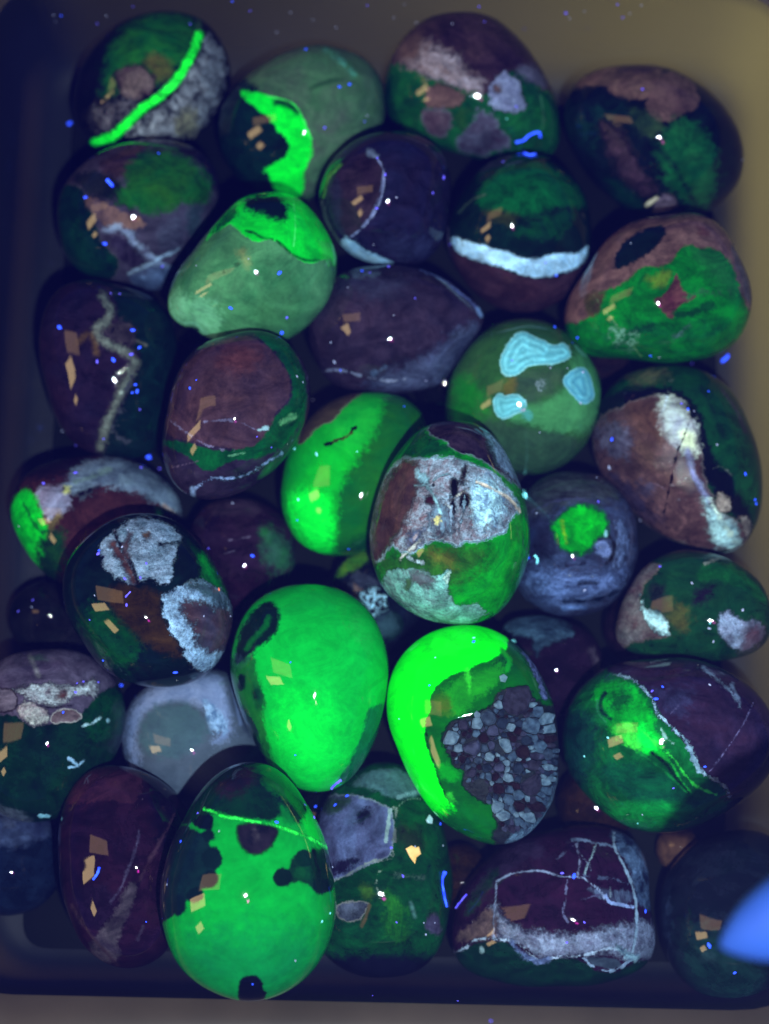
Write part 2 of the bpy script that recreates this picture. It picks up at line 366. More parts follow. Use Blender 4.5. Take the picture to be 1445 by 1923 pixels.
S('AH', 'dark stone tucked under the middle egg, speckled with bluish white grains and an olive edge',
  '640,1052 670,1032 702,1018 745,1060 790,1150 770,1210 710,1230 650,1200 625,1140 625,1090',
  f('', (6,9,40), (18,22,52), n=4),
  [f('620,1095 640,1065 672,1030 705,1012 712,1030 690,1055 660,1072', (70,108,40), (34,90,44), s=5, w=4),
   f('650,1090 680,1072 720,1095 700,1120 665,1115', (28,28,52), (50,56,84), n=6, g=2, s=6, w=8),
   f('664,1118 690,1102 712,1105 732,1130 718,1150 700,1160 680,1150', (150,200,225), (8,14,44), n=11, nr=.6, g=4.5, s=3, w=12, gr=1.5, r=.5, part='white_grains'),
   f('700,1155 740,1150 750,1190 710,1200', (40,56,80), s=8)], .75)
S('AG', 'small dim brown stone low behind the bright green crescent stone with a greyish blue top',
  '1000,1155 1060,1165 1110,1190 1135,1240 1125,1310 1080,1345 1010,1340 950,1290 935,1220 950,1170',
  f('', (30,16,50), (22,12,46), n=2),
  [f('930,1175 1000,1145 1060,1165 1085,1190 1050,1205 1020,1212 1012,1232 1000,1218 998,1198 960,1192', (52,74,100), (26,38,66), n=5, g=1.8, st=(.5,1.4,1), s=4, w=9, gr=.3, part='grey_top'),
   l('1112,1220 1122,1245', 6, (62,54,78), s=7, w=6)], .75)
S('AJ', 'pale bluish grey stone in the lower left corner, mostly under the dark mottled one',
  '20,1520 80,1530 112,1570 118,1620 90,1690 20,1720 -50,1700 -70,1600 -40,1540',
  f('', (14,18,52), (20,28,62)),
  [f('-60,1560 30,1520 95,1530 110,1560 60,1580 10,1590', (64,76,112), (40,46,88), n=2, s=12, w=8),
   f('-10,1510 20,1520 40,1550 10,1560', (72,80,112), (44,50,80), n=6, g=2, s=4, w=8)], .75)
S('X', 'dark green stone at the right edge with a white crusted hollow at each end',
  '1270,1035 1340,1040 1400,1068 1440,1110 1450,1170 1430,1215 1370,1238 1280,1236 1200,1228 1162,1210 1165,1150 1190,1090 1225,1052',
  f('', (8,44,48), (20,58,48), n=1.6),
  [f('1150,1230 1160,1150 1185,1085 1225,1052 1243,1068 1210,1092 1202,1128 1212,1142 1240,1152 1258,1170 1258,1196 1215,1200 1165,1216', (84,86,98), (56,36,58), n=3, g=1.6, s=2.5, w=5, rim=(110,100,100), rw=3, ro=.5, gr=.3, part='brown_crust'),
   f('1199,1112 1212,1142 1240,1152 1260,1172 1255,1194 1230,1184 1208,1160', (160,205,210), (110,150,160), n=6, g=1.8, s=3, w=7, em=.1, gr=.9, r=.4, part='white_crust'),
   f('1348,1156 1370,1147 1392,1165 1428,1166 1436,1196 1402,1226 1370,1215 1348,1186', (120,142,172), (66,62,92), n=3, g=1.5, s=4, w=8, gr=.4, part='white_crust'),
   f('1398,1175 1440,1175 1430,1215 1385,1230', (70,40,60), s=12, w=5, al=.8),
   f('1305,1068 1370,1052 1430,1095 1448,1140 1400,1108 1350,1082 1322,1098', (18,78,50), (14,60,46), s=6, w=8, nd=2, part='green_swirl'),
   f('1240,1130 1300,1135 1290,1190 1262,1180', (66,66,48), (30,50,46), s=12, w=8),
   f('1215,1090 1250,1100 1250,1150 1218,1140', (30,34,54), (10,20,46), s=10),
   f('1300,1110 1350,1090 1330,1130 1300,1140', (22,16,50), s=10, w=8),
   l('1325,1058 1352,1046 1376,1042', 2.2, (110,120,116), s=3, w=4)], .72)
S('Z', 'milky pale blue translucent stone with a clouded ring, lowest of the left cluster',
  '350,1265 420,1258 470,1295 500,1370 508,1430 480,1480 420,1520 350,1525 280,1490 238,1440 228,1380 245,1320 290,1280',
  f('', (74,86,108), (60,72,94), n=1.2),
  [f('250,1450 232,1385 245,1325 290,1280 350,1265 420,1270 430,1330 440,1375 400,1400 420,1370 392,1335 350,1316 300,1322 268,1345 255,1390 262,1430', (134,152,192), (100,120,160), n=3, s=13, w=8, em=.05, part='milky_ring'),
   f('378,1310 412,1330 432,1372 400,1378 385,1345', (140,176,214), (80,110,150), n=9, g=2.5, s=6, w=10, em=.05),
   f('258,1395 268,1345 300,1322 350,1318 385,1345 395,1380 350,1420 290,1425', (66,92,106), (60,80,100), n=3, s=9, w=9),
   f('420,1260 470,1260 500,1400 450,1370', (44,54,80), s=10),
   l('432,1268 442,1310 452,1360', 3, (86,104,140), s=4)], .8, grain=.25)
S('AD', 'dark green stone with boxed blue grey panels and a cream flake lying on it',
  '740,1432 800,1480 830,1540 845,1600 846,1700 830,1770 790,1820 720,1836 650,1825 600,1780 585,1700 588,1600 600,1530 625,1480 670,1445',
  f('', (5,46,44), (12,66,46), n=2.5),
  [f('655,1475 700,1442 760,1445 800,1490 765,1500 748,1502 715,1490 690,1478', (48,72,78), (84,126,136), n=1.6, s=4, w=4, part='grey_panel'),
   f('594,1530 618,1492 655,1493 695,1500 738,1522 742,1560 736,1608 700,1618 640,1652 590,1656', (98,112,158), (54,48,84), n=1.3, g=1.4, st=(1,.6,1,40), s=2, w=4, rim=(110,124,140), rw=3, part='grey_panel'),
   f('668,1540 690,1508 704,1512 690,1535 676,1550', (26,22,58), s=6, w=8), f('600,1640 640,1615 690,1608 640,1648', (28,22,60), s=6, w=8),
   f('600,1500 650,1492 660,1512 610,1535', (40,60,60), s=8),
   l('733,1522 729,1552 725,1580', 4.5, (140,164,168), w=3), l('744,1518 742,1560 737,1605', 2, (110,120,118), s=2, w=8, n=12, g=4),
   l('590,1657 640,1652 672,1630 700,1616 735,1614', 1.6, (120,130,130), w=5),
   l('748,1498 765,1492 785,1486', 5, (120,160,170), s=3, w=5), l('750,1513 765,1500 790,1500', 1.8, (90,120,110)),
   l('720,1632 708,1640 706,1660 716,1690', 1.5, (100,120,110), w=6),
   f('630,1700 655,1692 697,1694 680,1722 662,1732 636,1726', (74,80,104), (42,46,66), n=5, g=2, s=2, w=4, rim=(120,120,120), rw=2.6, ro=.8, part='grey_panel'),
   l('694,1700 688,1722 679,1740', 3.5, (84,72,60), s=3),
   f('675,1655 700,1660 702,1690 680,1690', (44,78,42), s=7), f('630,1735 680,1735 685,1790 630,1790', (6,72,50), (4,56,46), s=6, w=6),
   f('718,1665 760,1690 770,1760 740,1775 725,1740', (34,100,44), (10,62,44), n=3, st=(2,.6,1), g=1.6, s=10, w=8),
   l('772,1695 780,1722', 3, (70,110,110), s=4), l('745,1645 795,1648', 5, (66,92,88), (10,50,46), n=12, g=3, s=4, w=8),
   f('800,1722 822,1712 832,1760 798,1748', (66,62,96), (46,42,72), s=4, w=4),
   f('740,1545 790,1555 800,1600 745,1590', (30,28,42), s=14, al=.7),
   f('590,1790 840,1790 830,1850 600,1850', (14,12,46), s=14)], .72)
S('AE', 'plum stone at the bottom laced with thin pale veins, dark green along its lower edge',
  '1030,1560 1100,1548 1160,1560 1200,1590 1216,1640 1222,1700 1232,1770 1215,1812 1150,1842 1050,1852 950,1846 890,1830 856,1800 848,1740 865,1680 910,1620 960,1580',
  f('', (38,16,54), (28,14,50), n=1.4),
  [f('940,1585 1000,1570 1030,1600 960,1630 900,1680 880,1690', (40,30,66), (28,20,54), s=10, w=10, n=4, g=2),
   f('900,1655 940,1625 920,1670 880,1720 870,1720', (20,48,46), (30,26,52), s=8, w=8),
   f('1145,1550 1190,1570 1240,1640 1250,1720 1196,1700 1190,1650 1175,1620 1156,1590', (70,92,124), (26,34,70), n=3.5, g=2, s=4, w=8, gr=.3),
   f('922,1695 935,1705 950,1730 1005,1752 1080,1755 1190,1732 1240,1730 1245,1810 1190,1800 1130,1792 1080,1796 1020,1806 980,1772 926,1765', (102,116,142), (62,64,94), n=5, nr=.7, g=1.7, s=8, w=10, gr=.3, part='pale_band'),
   f('848,1765 885,1735 922,1702 938,1730 930,1770 885,1768', (92,76,84), (60,48,66), n=5, g=1.5, s=5, w=6),
   f('1100,1668 1140,1672 1190,1670 1193,1698 1150,1696 1130,1684', (72,86,116), (34,26,60), n=5, st=(2,.7,1), g=2, s=4, w=6),
   f('840,1795 880,1778 900,1768 930,1768 962,1770 985,1790 1015,1812 1040,1798 1090,1800 1120,1822 1155,1828 1190,1806 1240,1800 1230,1870 860,1870', (5,30,44), (6,42,46), n=2, s=2.5, w=5, part='green_base'),
   f('1100,1800 1130,1796 1160,1800 1170,1815 1140,1820 1112,1812', (50,62,88), (36,44,70), s=2, w=3),
   l('933,1655 930,1700 928,1765', 2, (112,128,162)), l('929,1700 925,1765', 1.2, (92,108,140)),
   l('933,1655 960,1640 1015,1633 1058,1648 1085,1646 1100,1650 1130,1675 1140,1692 1160,1698 1196,1702', 2, (118,134,168), w=3),
   l('1138,1682 1144,1694 1165,1699 1190,1703', 3.4, (120,142,190), w=3),
   l('1154,1562 1152,1590 1175,1630 1190,1670 1197,1710 1195,1760 1187,1792', 2.6, (120,146,172), w=3),
   l('1065,1650 1063,1690 1056,1715 1068,1733', 1.7, (84,88,124), w=4), l('1075,1578 1095,1578 1120,1583 1150,1590', 2, (84,100,130), w=6),
   l('1120,1583 1114,1605 1104,1622 1098,1646', 2, (110,134,150), w=4), l('1082,1585 1090,1615 1085,1645', 1.3, (92,100,130), w=5),
   l('1090,1605 1110,1625 1108,1645', 1.2, (92,100,130), w=5), l('1045,1615 1075,1590', 1.4, (70,76,110), w=6), l('1095,1645 1160,1652 1180,1660', 1.5, (62,70,104), w=8),
   l('1092,1690 1125,1680', 1.4, (60,60,96), w=5), l('1147,1665 1147,1685', 1.6, (110,130,150)),
   l('850,1788 872,1785 892,1764 925,1762 960,1766 985,1782 1015,1808 1035,1798 1095,1796 1130,1784 1165,1780 1172,1800 1195,1795', 2.2, (136,158,184), w=5, gr=.3, part='pale_vein'),
   l('962,1770 985,1795 1012,1808 1030,1800', 6, (92,112,158), (50,60,100), n=9, g=2.5, s=3, w=6),
   l('1095,1798 1115,1818 1150,1826 1175,1812 1200,1792', 2.4, (120,146,178), w=5), l('1165,1782 1180,1795 1195,1800', 7, (130,170,190), (60,80,110), n=8, g=2, s=4, w=8),
   f('900,1775 908,1776 910,1790 902,1790', (110,140,150), s=2, w=2)], .72)
S('AF', 'smooth dark slate stone in the lower right corner under the blue pointed tip',
  '1330,1570 1420,1562 1475,1590 1500,1680 1495,1780 1460,1850 1400,1884 1320,1870 1268,1822 1242,1755 1240,1680 1268,1618',
  f('', (14,20,46), (22,24,54), n=1.2),
  [f('1236,1650 1255,1640 1262,1700 1262,1780 1240,1750', (40,50,84), (18,26,54), n=5, g=2, s=6, w=10),
   f('1270,1720 1380,1760 1460,1820 1400,1890 1300,1860', (22,46,60), (14,34,50), s=30, w=10, n=2),
   f('1320,1780 1350,1790 1335,1812 1310,1800', (34,58,74), (20,40,56), n=8, g=2, s=8, w=10)], .8)
S('R', 'brown stone at the left with a glowing green end and cloudy bluish band',
  '180,855 250,865 310,900 342,950 335,1010 290,1070 230,1110 150,1110 80,1072 38,1015 20,955 38,905 78,872 125,858',
  f('', (46,22,46), (54,28,52), n=2),
  [f('0,880 100,845 200,845 150,880 60,905', (24,14,46), s=10, w=6),
   f('120,905 165,862 220,855 290,880 345,930 350,975 320,960 280,935 225,918 200,905 150,935 120,925', (108,128,148), (70,84,112), n=2, nd=1, s=8, w=12, part='cloudy_band'),
   f('66,918 100,908 130,920 136,945 112,968 92,985 74,950', (134,144,176), (110,104,130), n=2.5, s=6, w=9, part='cloudy_band'),
   l('108,970 90,1000', 9, (110,100,70), (70,60,56), s=6, w=8),
   l('140,905 180,895 205,880', 4, (96,120,120), s=6, w=8), l('148,928 185,915', 5, (22,12,44), s=5, w=8),
   f('120,912 134,914 132,928 120,926', (186,196,120), s=4, w=5),
   f('10,960 40,915 62,925 75,955 88,985 92,1010 100,1045 80,1090 30,1060', (0,184,52), (10,160,50), n=2, s=5, w=6, em=.15, part='green_end'),
   f('80,1000 125,990 120,1090 80,1110 66,1060', (20,56,42), (10,34,44), s=12, w=10),
   l('42,940 55,965 66,988 80,1000', 2.2, (0,70,46), s=3, w=5),
   l('308,948 328,965', 3, (150,130,124), s=4)], .8)
S('E', 'mottled stone at the left with a round green top and pale streaks crossing below',
  '290,262 350,270 395,300 412,350 400,400 370,460 330,520 295,546 240,534 180,525 130,490 108,430 112,370 145,320 190,285 240,266',
  f('', (44,38,66), (66,62,92), n=1.6),
  [f('80,350 150,345 166,372 178,412 192,458 222,485 226,505 205,530 120,520', (4,26,48), (7,44,48), s=2, w=4, rim=(60,60,80), rw=3, ro=.7, part='dark_green_side'),
   f('130,320 210,325 250,375 250,400 200,372 158,368', (14,22,46), (30,30,50), s=6, w=10),
   f('180,300 255,270 280,262 245,335 200,330', (66,46,62), (42,30,56), s=8, w=8),
   f('300,255 400,290 430,370 400,360 380,310 330,285', (20,14,52), s=12),
   f('240,300 300,275 345,290 395,330 400,375 372,388 340,382 318,398 282,404 250,388 214,378 235,345', (14,74,46), (32,82,40), n=1.5, s=9, w=9, part='green_top'),
   f('153,368 172,372 190,378 225,395 262,408 280,425 240,432 200,432 182,405 165,392', (116,88,84), (80,66,90), n=1.5, s=3, w=5, part='brown_streak'),
   f('205,440 250,452 278,490 275,520 240,500 215,468', (28,18,56), (46,40,74), s=6, w=8, n=4),
   l('200,432 222,426 245,440 256,462 272,470 288,490 318,505', 6, (140,164,196), (92,104,140), n=5, s=7, w=9, part='pale_streak'),
   l('244,512 275,500 300,484 335,468', 3, (140,170,200), s=4, w=6),
   f('240,520 310,498 325,515 295,550 255,540', (86,108,146), (60,74,112), s=8, w=8, n=3),
   f('320,405 345,400 340,470 300,470 290,440', (66,68,96), (52,50,80), s=8, w=8), f('355,385 385,385 370,450 350,440', (44,58,80), s=10)], .8)
S('Y', 'dark bottle green stone at the left edge under a domed lilac grey crust',
  '70,1220 140,1222 190,1248 225,1290 238,1340 226,1400 190,1460 140,1520 70,1545 0,1532 -40,1480 -52,1400 -46,1310 -10,1245',
  f('', (8,24,44), (12,40,44), n=1.5),
  [f('175,1300 240,1290 240,1370 190,1400 150,1360', (8,58,44), (8,42,46), s=8, w=6),
   f('-80,1350 -60,1260 60,1200 150,1205 230,1262 222,1284 190,1300 178,1312 160,1336 122,1350 90,1362 55,1363 22,1340 -10,1345', (92,86,114), (64,54,84), n=1.8, s=2.5, w=4, part='lilac_dome'),
   f('22,1300 45,1288 90,1283 140,1290 186,1272 184,1300 176,1312 150,1302 110,1324 70,1322 45,1306', (160,176,184), (84,80,98), n=5, nr=.7, g=2, s=5, w=8, gr=.8, r=.35),
   f('30,1330 50,1315 90,1330 95,1355 68,1364 42,1352', (150,160,158), (110,96,110), n=4, g=1.6, s=3, w=4, gr=.5),
   f('95,1340 130,1328 158,1345 140,1356 98,1360', (112,98,110), (70,48,62), n=3, s=1.5, w=3, rim=(160,160,160), rw=2.5, ro=.7),
   f('105,1302 128,1300 122,1316 106,1314', (76,44,60), s=6), l('70,1324 98,1330 112,1328 138,1324', 2, (14,10,30), s=2),
   f('-20,1290 34,1298 32,1335 -20,1340', (104,96,116), (80,72,92), s=2, w=3, rim=(30,20,40), rw=3),
   l('57,1232 72,1268', 4, (120,120,126), s=5, w=3),
   l('155,1363 175,1358 188,1348', 3, (150,190,200), s=2, w=4), l('203,1352 203,1354', 4, (130,180,195), s=2),
   l('130,1424 142,1434 148,1440', 2.6, (130,170,200), s=2, w=4), l('130,1441 146,1440 158,1428', 2.4, (130,170,200), s=2, w=4),
   f('-60,1500 60,1530 60,1560 -60,1560', (60,72,96), s=8), l('76,1531 92,1533', 5, (130,196,220), s=2, w=5)], .8)
S('L', 'plain violet grey stone in the upper middle with a pale line along its rim',
  '700,500 770,500 830,520 880,560 910,595 895,625 865,672 820,725 770,737 680,735 630,725 595,685 578,630 582,580 610,535 650,508',
  f('', (48,36,66), (34,28,60), n=1.6),
  [f('620,530 690,500 780,515 760,560 660,560', (48,50,82), (34,30,62), s=24, w=10),
   f('860,620 905,600 900,660 830,735 700,740 680,712 760,690 820,655', (70,78,112), (40,42,80), n=2.2, st=(.6,1.6,1,-35), g=1.7, s=14, w=12),
   l('790,506 830,522 862,548 888,570 910,594', 3.6, (110,128,184), (70,84,130), n=9, g=2, w=3, part='pale_rim'),
   l('900,580 906,592', 6, (130,165,215), s=3, w=4),
   l('605,697 640,694 662,700 690,710 730,716 760,712', 1.6, (116,124,154), w=6),
   l('590,580 610,545 630,525', 4, (62,70,74), s=5), l('665,520 710,512', 4, (70,86,110), s=5, w=6),
   l('722,690 700,705', 3, (70,86,120), s=5, w=8)], .78)
S('M', 'translucent grey green stone with three turquoise banded spots on its face',
  '980,598 1040,608 1090,650 1122,700 1127,760 1110,820 1070,868 1010,890 930,880 870,850 838,800 838,740 860,680 900,630 940,605',
  f('', (44,86,56), (36,78,52), n=1.5),
  [f('840,780 930,790 1100,818 1080,880 930,900 850,850', (46,78,66), (40,64,58), n=3, s=10, w=10),
   f('850,700 905,720 905,790 870,800 840,790', (14,116,40), (24,96,46), n=2, s=18, w=10, em=.05),
   f('1080,655 1100,640 1140,700 1140,770 1105,812 1050,810 985,796 945,778 965,755 1015,758 1058,735 1075,700', (70,140,92), (60,126,84), n=1.5, s=9, w=7, part='light_green_band'),
   f('960,700 1050,688 1062,715 1030,745 1000,760 972,745', (42,66,68), (54,80,66), n=2, s=14, w=8),
   f('1006,716 1022,712 1026,730 1012,735', (130,150,160), (56,80,80), n=10, g=3, s=4, w=8),
   f('948,712 972,705 965,745 945,745', (104,86,52), s=6, al=.6),
   f('956,640 970,627 985,622 1000,632 1025,640 1035,650 1062,644 1074,662 1068,674 1040,684 1000,684 985,692 975,702 955,707 942,700 939,682 944,662', (112,196,208), (84,160,176), ring=.5, s=1.5, w=2.5, rim=(128,196,200), rw=3, em=.12, gr=.1, part='turquoise_spot', pl='largest turquoise spot, shaped like a boot'),
   f('1058,712 1075,696 1094,688 1108,700 1113,722 1117,745 1106,758 1086,755 1073,736 1062,726', (104,186,202), (80,156,182), ring=.5, s=1.5, w=2.5, rim=(120,190,200), rw=3, em=.12, part='turquoise_spot', pl='turquoise spot nearest the right rim'),
   f('927,748 938,738 950,745 965,740 978,744 989,758 984,774 968,776 960,782 944,788 930,776', (104,186,196), (84,160,172), ring=.6, s=1.5, w=2.5, rim=(124,190,196), rw=3, em=.12, part='turquoise_spot', pl='small double turquoise spot low on the left'),
   f('975,768 990,765 1000,785 990,790', (76,160,150), s=5),
   f('1077,642 1090,655 1106,672 1100,672 1084,660', (92,170,140), s=2, w=3)], .82, grain=0.5)
S('G', 'round plum black stone with a bright white sliver at its lower left',
  '700,252 770,250 820,275 845,325 845,390 830,450 790,495 735,500 680,488 640,462 612,420 600,370 612,320 650,275',
  f('', (30,22,58), (24,24,64), n=1.2),
  [f('610,300 640,300 625,370 640,430 620,440 598,370', (44,62,66), (20,30,50), s=4, w=4),
   f('650,300 685,284 708,290 724,320 722,350 706,395 680,428 655,450 632,425 622,365 632,325', (50,36,64), (40,30,56), n=2, s=4, w=3, part='brown_facet'),
   f('618,345 640,330 640,430 655,452 640,448 622,400', (44,44,74), s=6), f('660,295 700,290 710,320 690,400 680,330', (34,22,52), s=12),
   l('704,292 721,316 722,350 709,392 684,426 652,450', 1.7, (118,132,176), w=4, n=9), l('722,318 716,360 700,402 676,432', 1.1, (90,100,140), w=3),
   l('694,286 705,293', 6, (110,130,160), s=5, w=5),
   l('608,370 614,335 640,310', 3, (70,140,60), s=2.5, w=3), l('604,380 612,415 640,458', 4, (96,116,112), s=4, w=3),
   f('638,450 650,444 670,456 700,478 750,496 700,496 665,488 650,472', (160,206,230), (120,170,210), n=4, s=3, w=4, em=.1, part='white_sliver'),
   f('700,450 800,440 820,470 760,495', (40,44,84), (28,28,66), s=20, w=10)], .85)
S('H', 'round dark green stone with a broad white band above its brown base',
  '985,290 1040,300 1080,335 1108,390 1110,450 1095,510 1060,560 1000,588 930,576 880,537 848,482 838,430 855,380 890,330 930,302',
  f('', (5,22,44), (8,30,46), n=1.5),
  [f('905,350 940,316 975,302 1020,305 1070,335 1102,375 1095,392 1050,385 1012,402 965,400 930,396 895,385', (6,80,54), (2,70,50), n=2, s=9, w=7, part='green_dome'),
   f('995,412 1050,392 1085,398 1060,440 1010,450 950,440', (12,58,46), (6,34,48), s=10, w=10, nd=2),
   l('1035,402 1050,395 1070,390', 2, (4,30,40), s=3), l('940,405 1000,415 1020,412', 2, (4,26,40), s=3),
   f('905,396 945,395 975,408 965,425 945,420 925,415', (60,66,44), s=8, al=.5),
   f('820,440 848,446 880,480 940,505 975,516 1020,522 1060,516 1090,500 1115,470 1110,560 1000,610 880,580', (48,28,54), (54,36,62), n=2, s=2, w=3, part='brown_base'),
   f('846,444 862,447 905,461 950,470 976,484 1005,486 1035,476 1078,476 1092,470 1108,458 1098,492 1076,508 1045,514 1020,524 985,518 945,502 905,492 872,480 852,466', (150,192,222), (122,168,204), n=7, nr=.7, s=2.5, w=4, em=.1, gr=.25, part='white_band'),
   l('842,425 842,468 856,515 880,548 912,575', 1.7, (110,104,140), w=2), l('862,400 885,375 912,365', 1.8, (60,84,80), s=2.5)], .85)
S('F', 'pale jade stone with a bright green scalloped top near the left of the upper rows',
  '495,362 550,368 590,400 615,440 633,485 628,540 600,590 560,625 490,650 430,645 385,634 352,614 320,597 318,550 335,510 365,470 395,430 420,400 450,375',
  f('', (76,136,98), (46,104,76), n=1.3),
  [f('318,540 350,560 400,560 420,600 405,640 340,620 310,600', (104,176,134), (80,150,108), n=2, s=14, w=10),
   f('500,540 560,520 560,620 480,650 470,600', (44,94,68), (60,116,84), n=1.6, s=20, w=12),
   f('440,470 460,462 470,500 462,500', (130,140,96), s=10, al=.6), f('438,490 456,492 450,500 440,500', (40,84,66), s=4, w=5), f('416,505 424,508 420,515', (30,84,64), s=3),
   l('320,560 322,590 345,608 368,606 384,630 405,632', 3, (110,190,150), s=4, w=5),
   f('322,615 345,614 368,610 384,635 410,640 400,670 300,640', (6,12,44), s=3, w=4),
   f('385,455 400,425 440,385 460,360 560,350 610,400 640,450 645,490 612,484 592,494 575,494 552,482 532,462 520,452 500,450 480,456 458,442 448,430 436,420 420,428 400,440', (0,176,58), (10,206,60), n=1.4, s=2, w=2.5, em=.2, rim=(50,200,90), rw=2, ro=.5, part='green_top'),
   f('395,445 410,415 440,385 450,400 432,418', (6,92,52), s=5, w=6), f('600,450 625,460 632,500 615,490', (50,200,80), s=8),
   f('455,378 490,362 525,370 545,385 538,412 520,415 490,402 462,395', (5,26,46), (8,20,44), s=8, w=6, part='dark_cap'),
   l('462,433 480,438 490,446 512,450', 2.6, (0,54,42), s=3), l('520,452 530,460 548,478 575,490 600,488', 2.6, (0,44,40), s=3, w=2),
   l('552,382 556,420 552,462', 1.2, (70,230,110))], .85, grain=0.6)
S('I', 'green stone by the right wall with pinkish crust and a brown star shaped spot',
  '1250,405 1310,402 1355,425 1390,480 1412,540 1405,600 1375,650 1310,676 1220,680 1160,674 1090,660 1062,612 1070,560 1105,500 1150,440 1200,412',
  f('', (6,92,48), (10,112,48), n=2),
  [f('1080,640 1200,600 1380,590 1380,680 1150,690', (4,76,50), (10,96,44), n=4, g=1.6, s=14, w=12),
   f('1280,450 1375,470 1400,580 1330,520', (22,86,54), s=20),
   f('1045,610 1095,480 1150,420 1210,390 1320,385 1370,410 1420,480 1425,580 1405,590 1380,500 1356,472 1335,462 1318,468 1295,458 1276,466 1270,486 1240,502 1202,500 1182,524 1160,538 1128,546 1112,578 1108,596 1082,606', (108,82,90), (84,60,72), n=2.5, s=2.5, w=5, rim=(80,60,66), rw=3, ro=.4, part='pinkish_crust'),
   f('1370,450 1395,470 1420,560 1405,580', (80,78,96), (60,54,76), s=5, w=5),
   f('1306,422 1325,425 1335,440 1318,448 1305,438', (66,28,56), (92,72,76), s=5, w=6),
   f('1150,506 1158,472 1190,438 1225,424 1252,426 1250,445 1230,468 1200,488 1168,504', (12,16,44), (10,24,46), s=3, w=4, part='dark_lens'),
   f('1098,560 1120,545 1140,548 1128,582 1110,596 1096,580', (70,50,52), (50,60,46), s=5, w=5),
   f('1212,520 1262,505 1255,540 1225,538', (96,110,44), s=8, al=.6),
   f('1225,562 1248,556 1262,528 1271,510 1277,530 1286,552 1315,554 1290,568 1270,576 1266,602 1250,590 1236,578', (92,56,70), (56,18,54), n=2, s=2, w=4, part='brown_star'),
   l('1272,590 1300,592 1318,580 1342,574', 8, (4,66,46), s=4, w=10), l('1186,624 1225,614', 7, (4,54,46), s=4, w=9), l('1268,634 1285,618 1296,610', 5, (60,94,96), (4,60,48), n=9, g=2, s=3, w=9),
   l('1290,560 1320,545 1370,548', 3, (30,86,60), s=4, w=14), l('1320,640 1352,615', 3, (4,66,46), s=5, w=8),
   l('1115,555 1150,600 1205,670', 1, (104,146,104), w=2),
   f('1140,610 1200,625 1190,655 1160,650', (90,140,120), (6,84,50), n=14, g=5, s=6, w=14)], .78)
S('K', 'plum stone with a large round brown disc ringed by dark green',
  '430,628 500,622 550,655 580,710 580,770 556,830 520,880 470,915 400,936 350,928 315,890 305,840 315,770 335,700 375,650',
  f('', (40,30,62), (30,24,58), n=1.6),
  [f('290,880 320,860 420,880 560,800 590,820 500,930 350,950', (44,34,66), (30,24,56), n=3, s=6, w=8),
   f('465,615 520,625 560,665 578,720 574,770 558,810 525,845 480,862 425,866 402,886 380,882 348,852 312,840 305,826 345,828 400,846 450,842 520,780 548,752 550,715 525,670 495,640', (3,58,48), (5,74,50), n=3, s=2.5, w=4, part='green_ring'),
   f('400,640 440,628 475,632 512,660 538,695 548,722 542,752 518,772 510,800 482,838 445,845 395,838 345,826 318,822 308,790 318,740 345,682', (66,44,64), (56,40,68), n=1.8, s=2.5, w=4, part='brown_disc'),
   f('430,640 500,660 470,700 400,690', (74,42,62), s=20),
   f('522,802 530,788 548,776 560,778 554,790', (92,160,110), (40,110,76), n=9, g=2, s=3, w=4),
   l('322,790 340,806 372,828 395,840 440,846', 1.6, (96,92,124), w=5), l('385,792 430,788 460,795 480,808 496,806', 1.6, (92,88,120), w=4), l('486,808 502,803', 4, (140,180,190), s=2.5, w=4),
   l('430,856 460,850', 1.5, (80,140,110), w=3), l('325,878 372,866', 1.3, (74,62,92), w=2),
   l('362,930 363,918 385,905 402,896 440,900 470,888 500,870 530,852', 2.2, (124,146,190), (90,108,150), n=9, g=2, w=6, gr=.4, part='white_vein'),
   l('362,918 363,932', 5, (120,146,190), s=3), l('335,918 350,925', 1.5, (74,66,100))], .8)
S('O', 'glossy green stone in the middle, glowing brightest along its lower left side',
  '700,736 760,745 800,790 806,850 785,920 740,990 690,1035 620,1042 560,1015 530,960 530,890 550,830 590,775 640,744',
  f('', (4,158,58), (16,172,52), n=1.6),
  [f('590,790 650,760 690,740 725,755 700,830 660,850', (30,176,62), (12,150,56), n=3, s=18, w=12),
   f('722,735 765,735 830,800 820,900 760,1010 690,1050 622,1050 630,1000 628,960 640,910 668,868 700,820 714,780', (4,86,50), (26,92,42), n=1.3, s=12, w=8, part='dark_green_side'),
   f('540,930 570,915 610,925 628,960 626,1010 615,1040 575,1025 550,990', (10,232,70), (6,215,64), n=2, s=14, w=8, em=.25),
   f('640,1030 700,1000 720,1020 660,1050', (3,62,48), s=14),
   f('555,835 580,770 640,730 690,728 672,745 648,762 634,780 625,792 606,797 590,808 570,832', (84,66,66), (64,52,54), n=2.5, s=2, w=3, rim=(112,112,104), rw=3, ro=.6, part='brown_edge'),
   l('614,833 624,832 632,826 650,822 660,812 668,803', 3.3, (5,28,18), (60,50,20), n=6, g=2.5, w=4), l('612,834 620,833', 5.5, (5,26,18), w=3), l('662,806 668,803', 4.5, (5,26,18), w=3)], .85, grain=0.35)
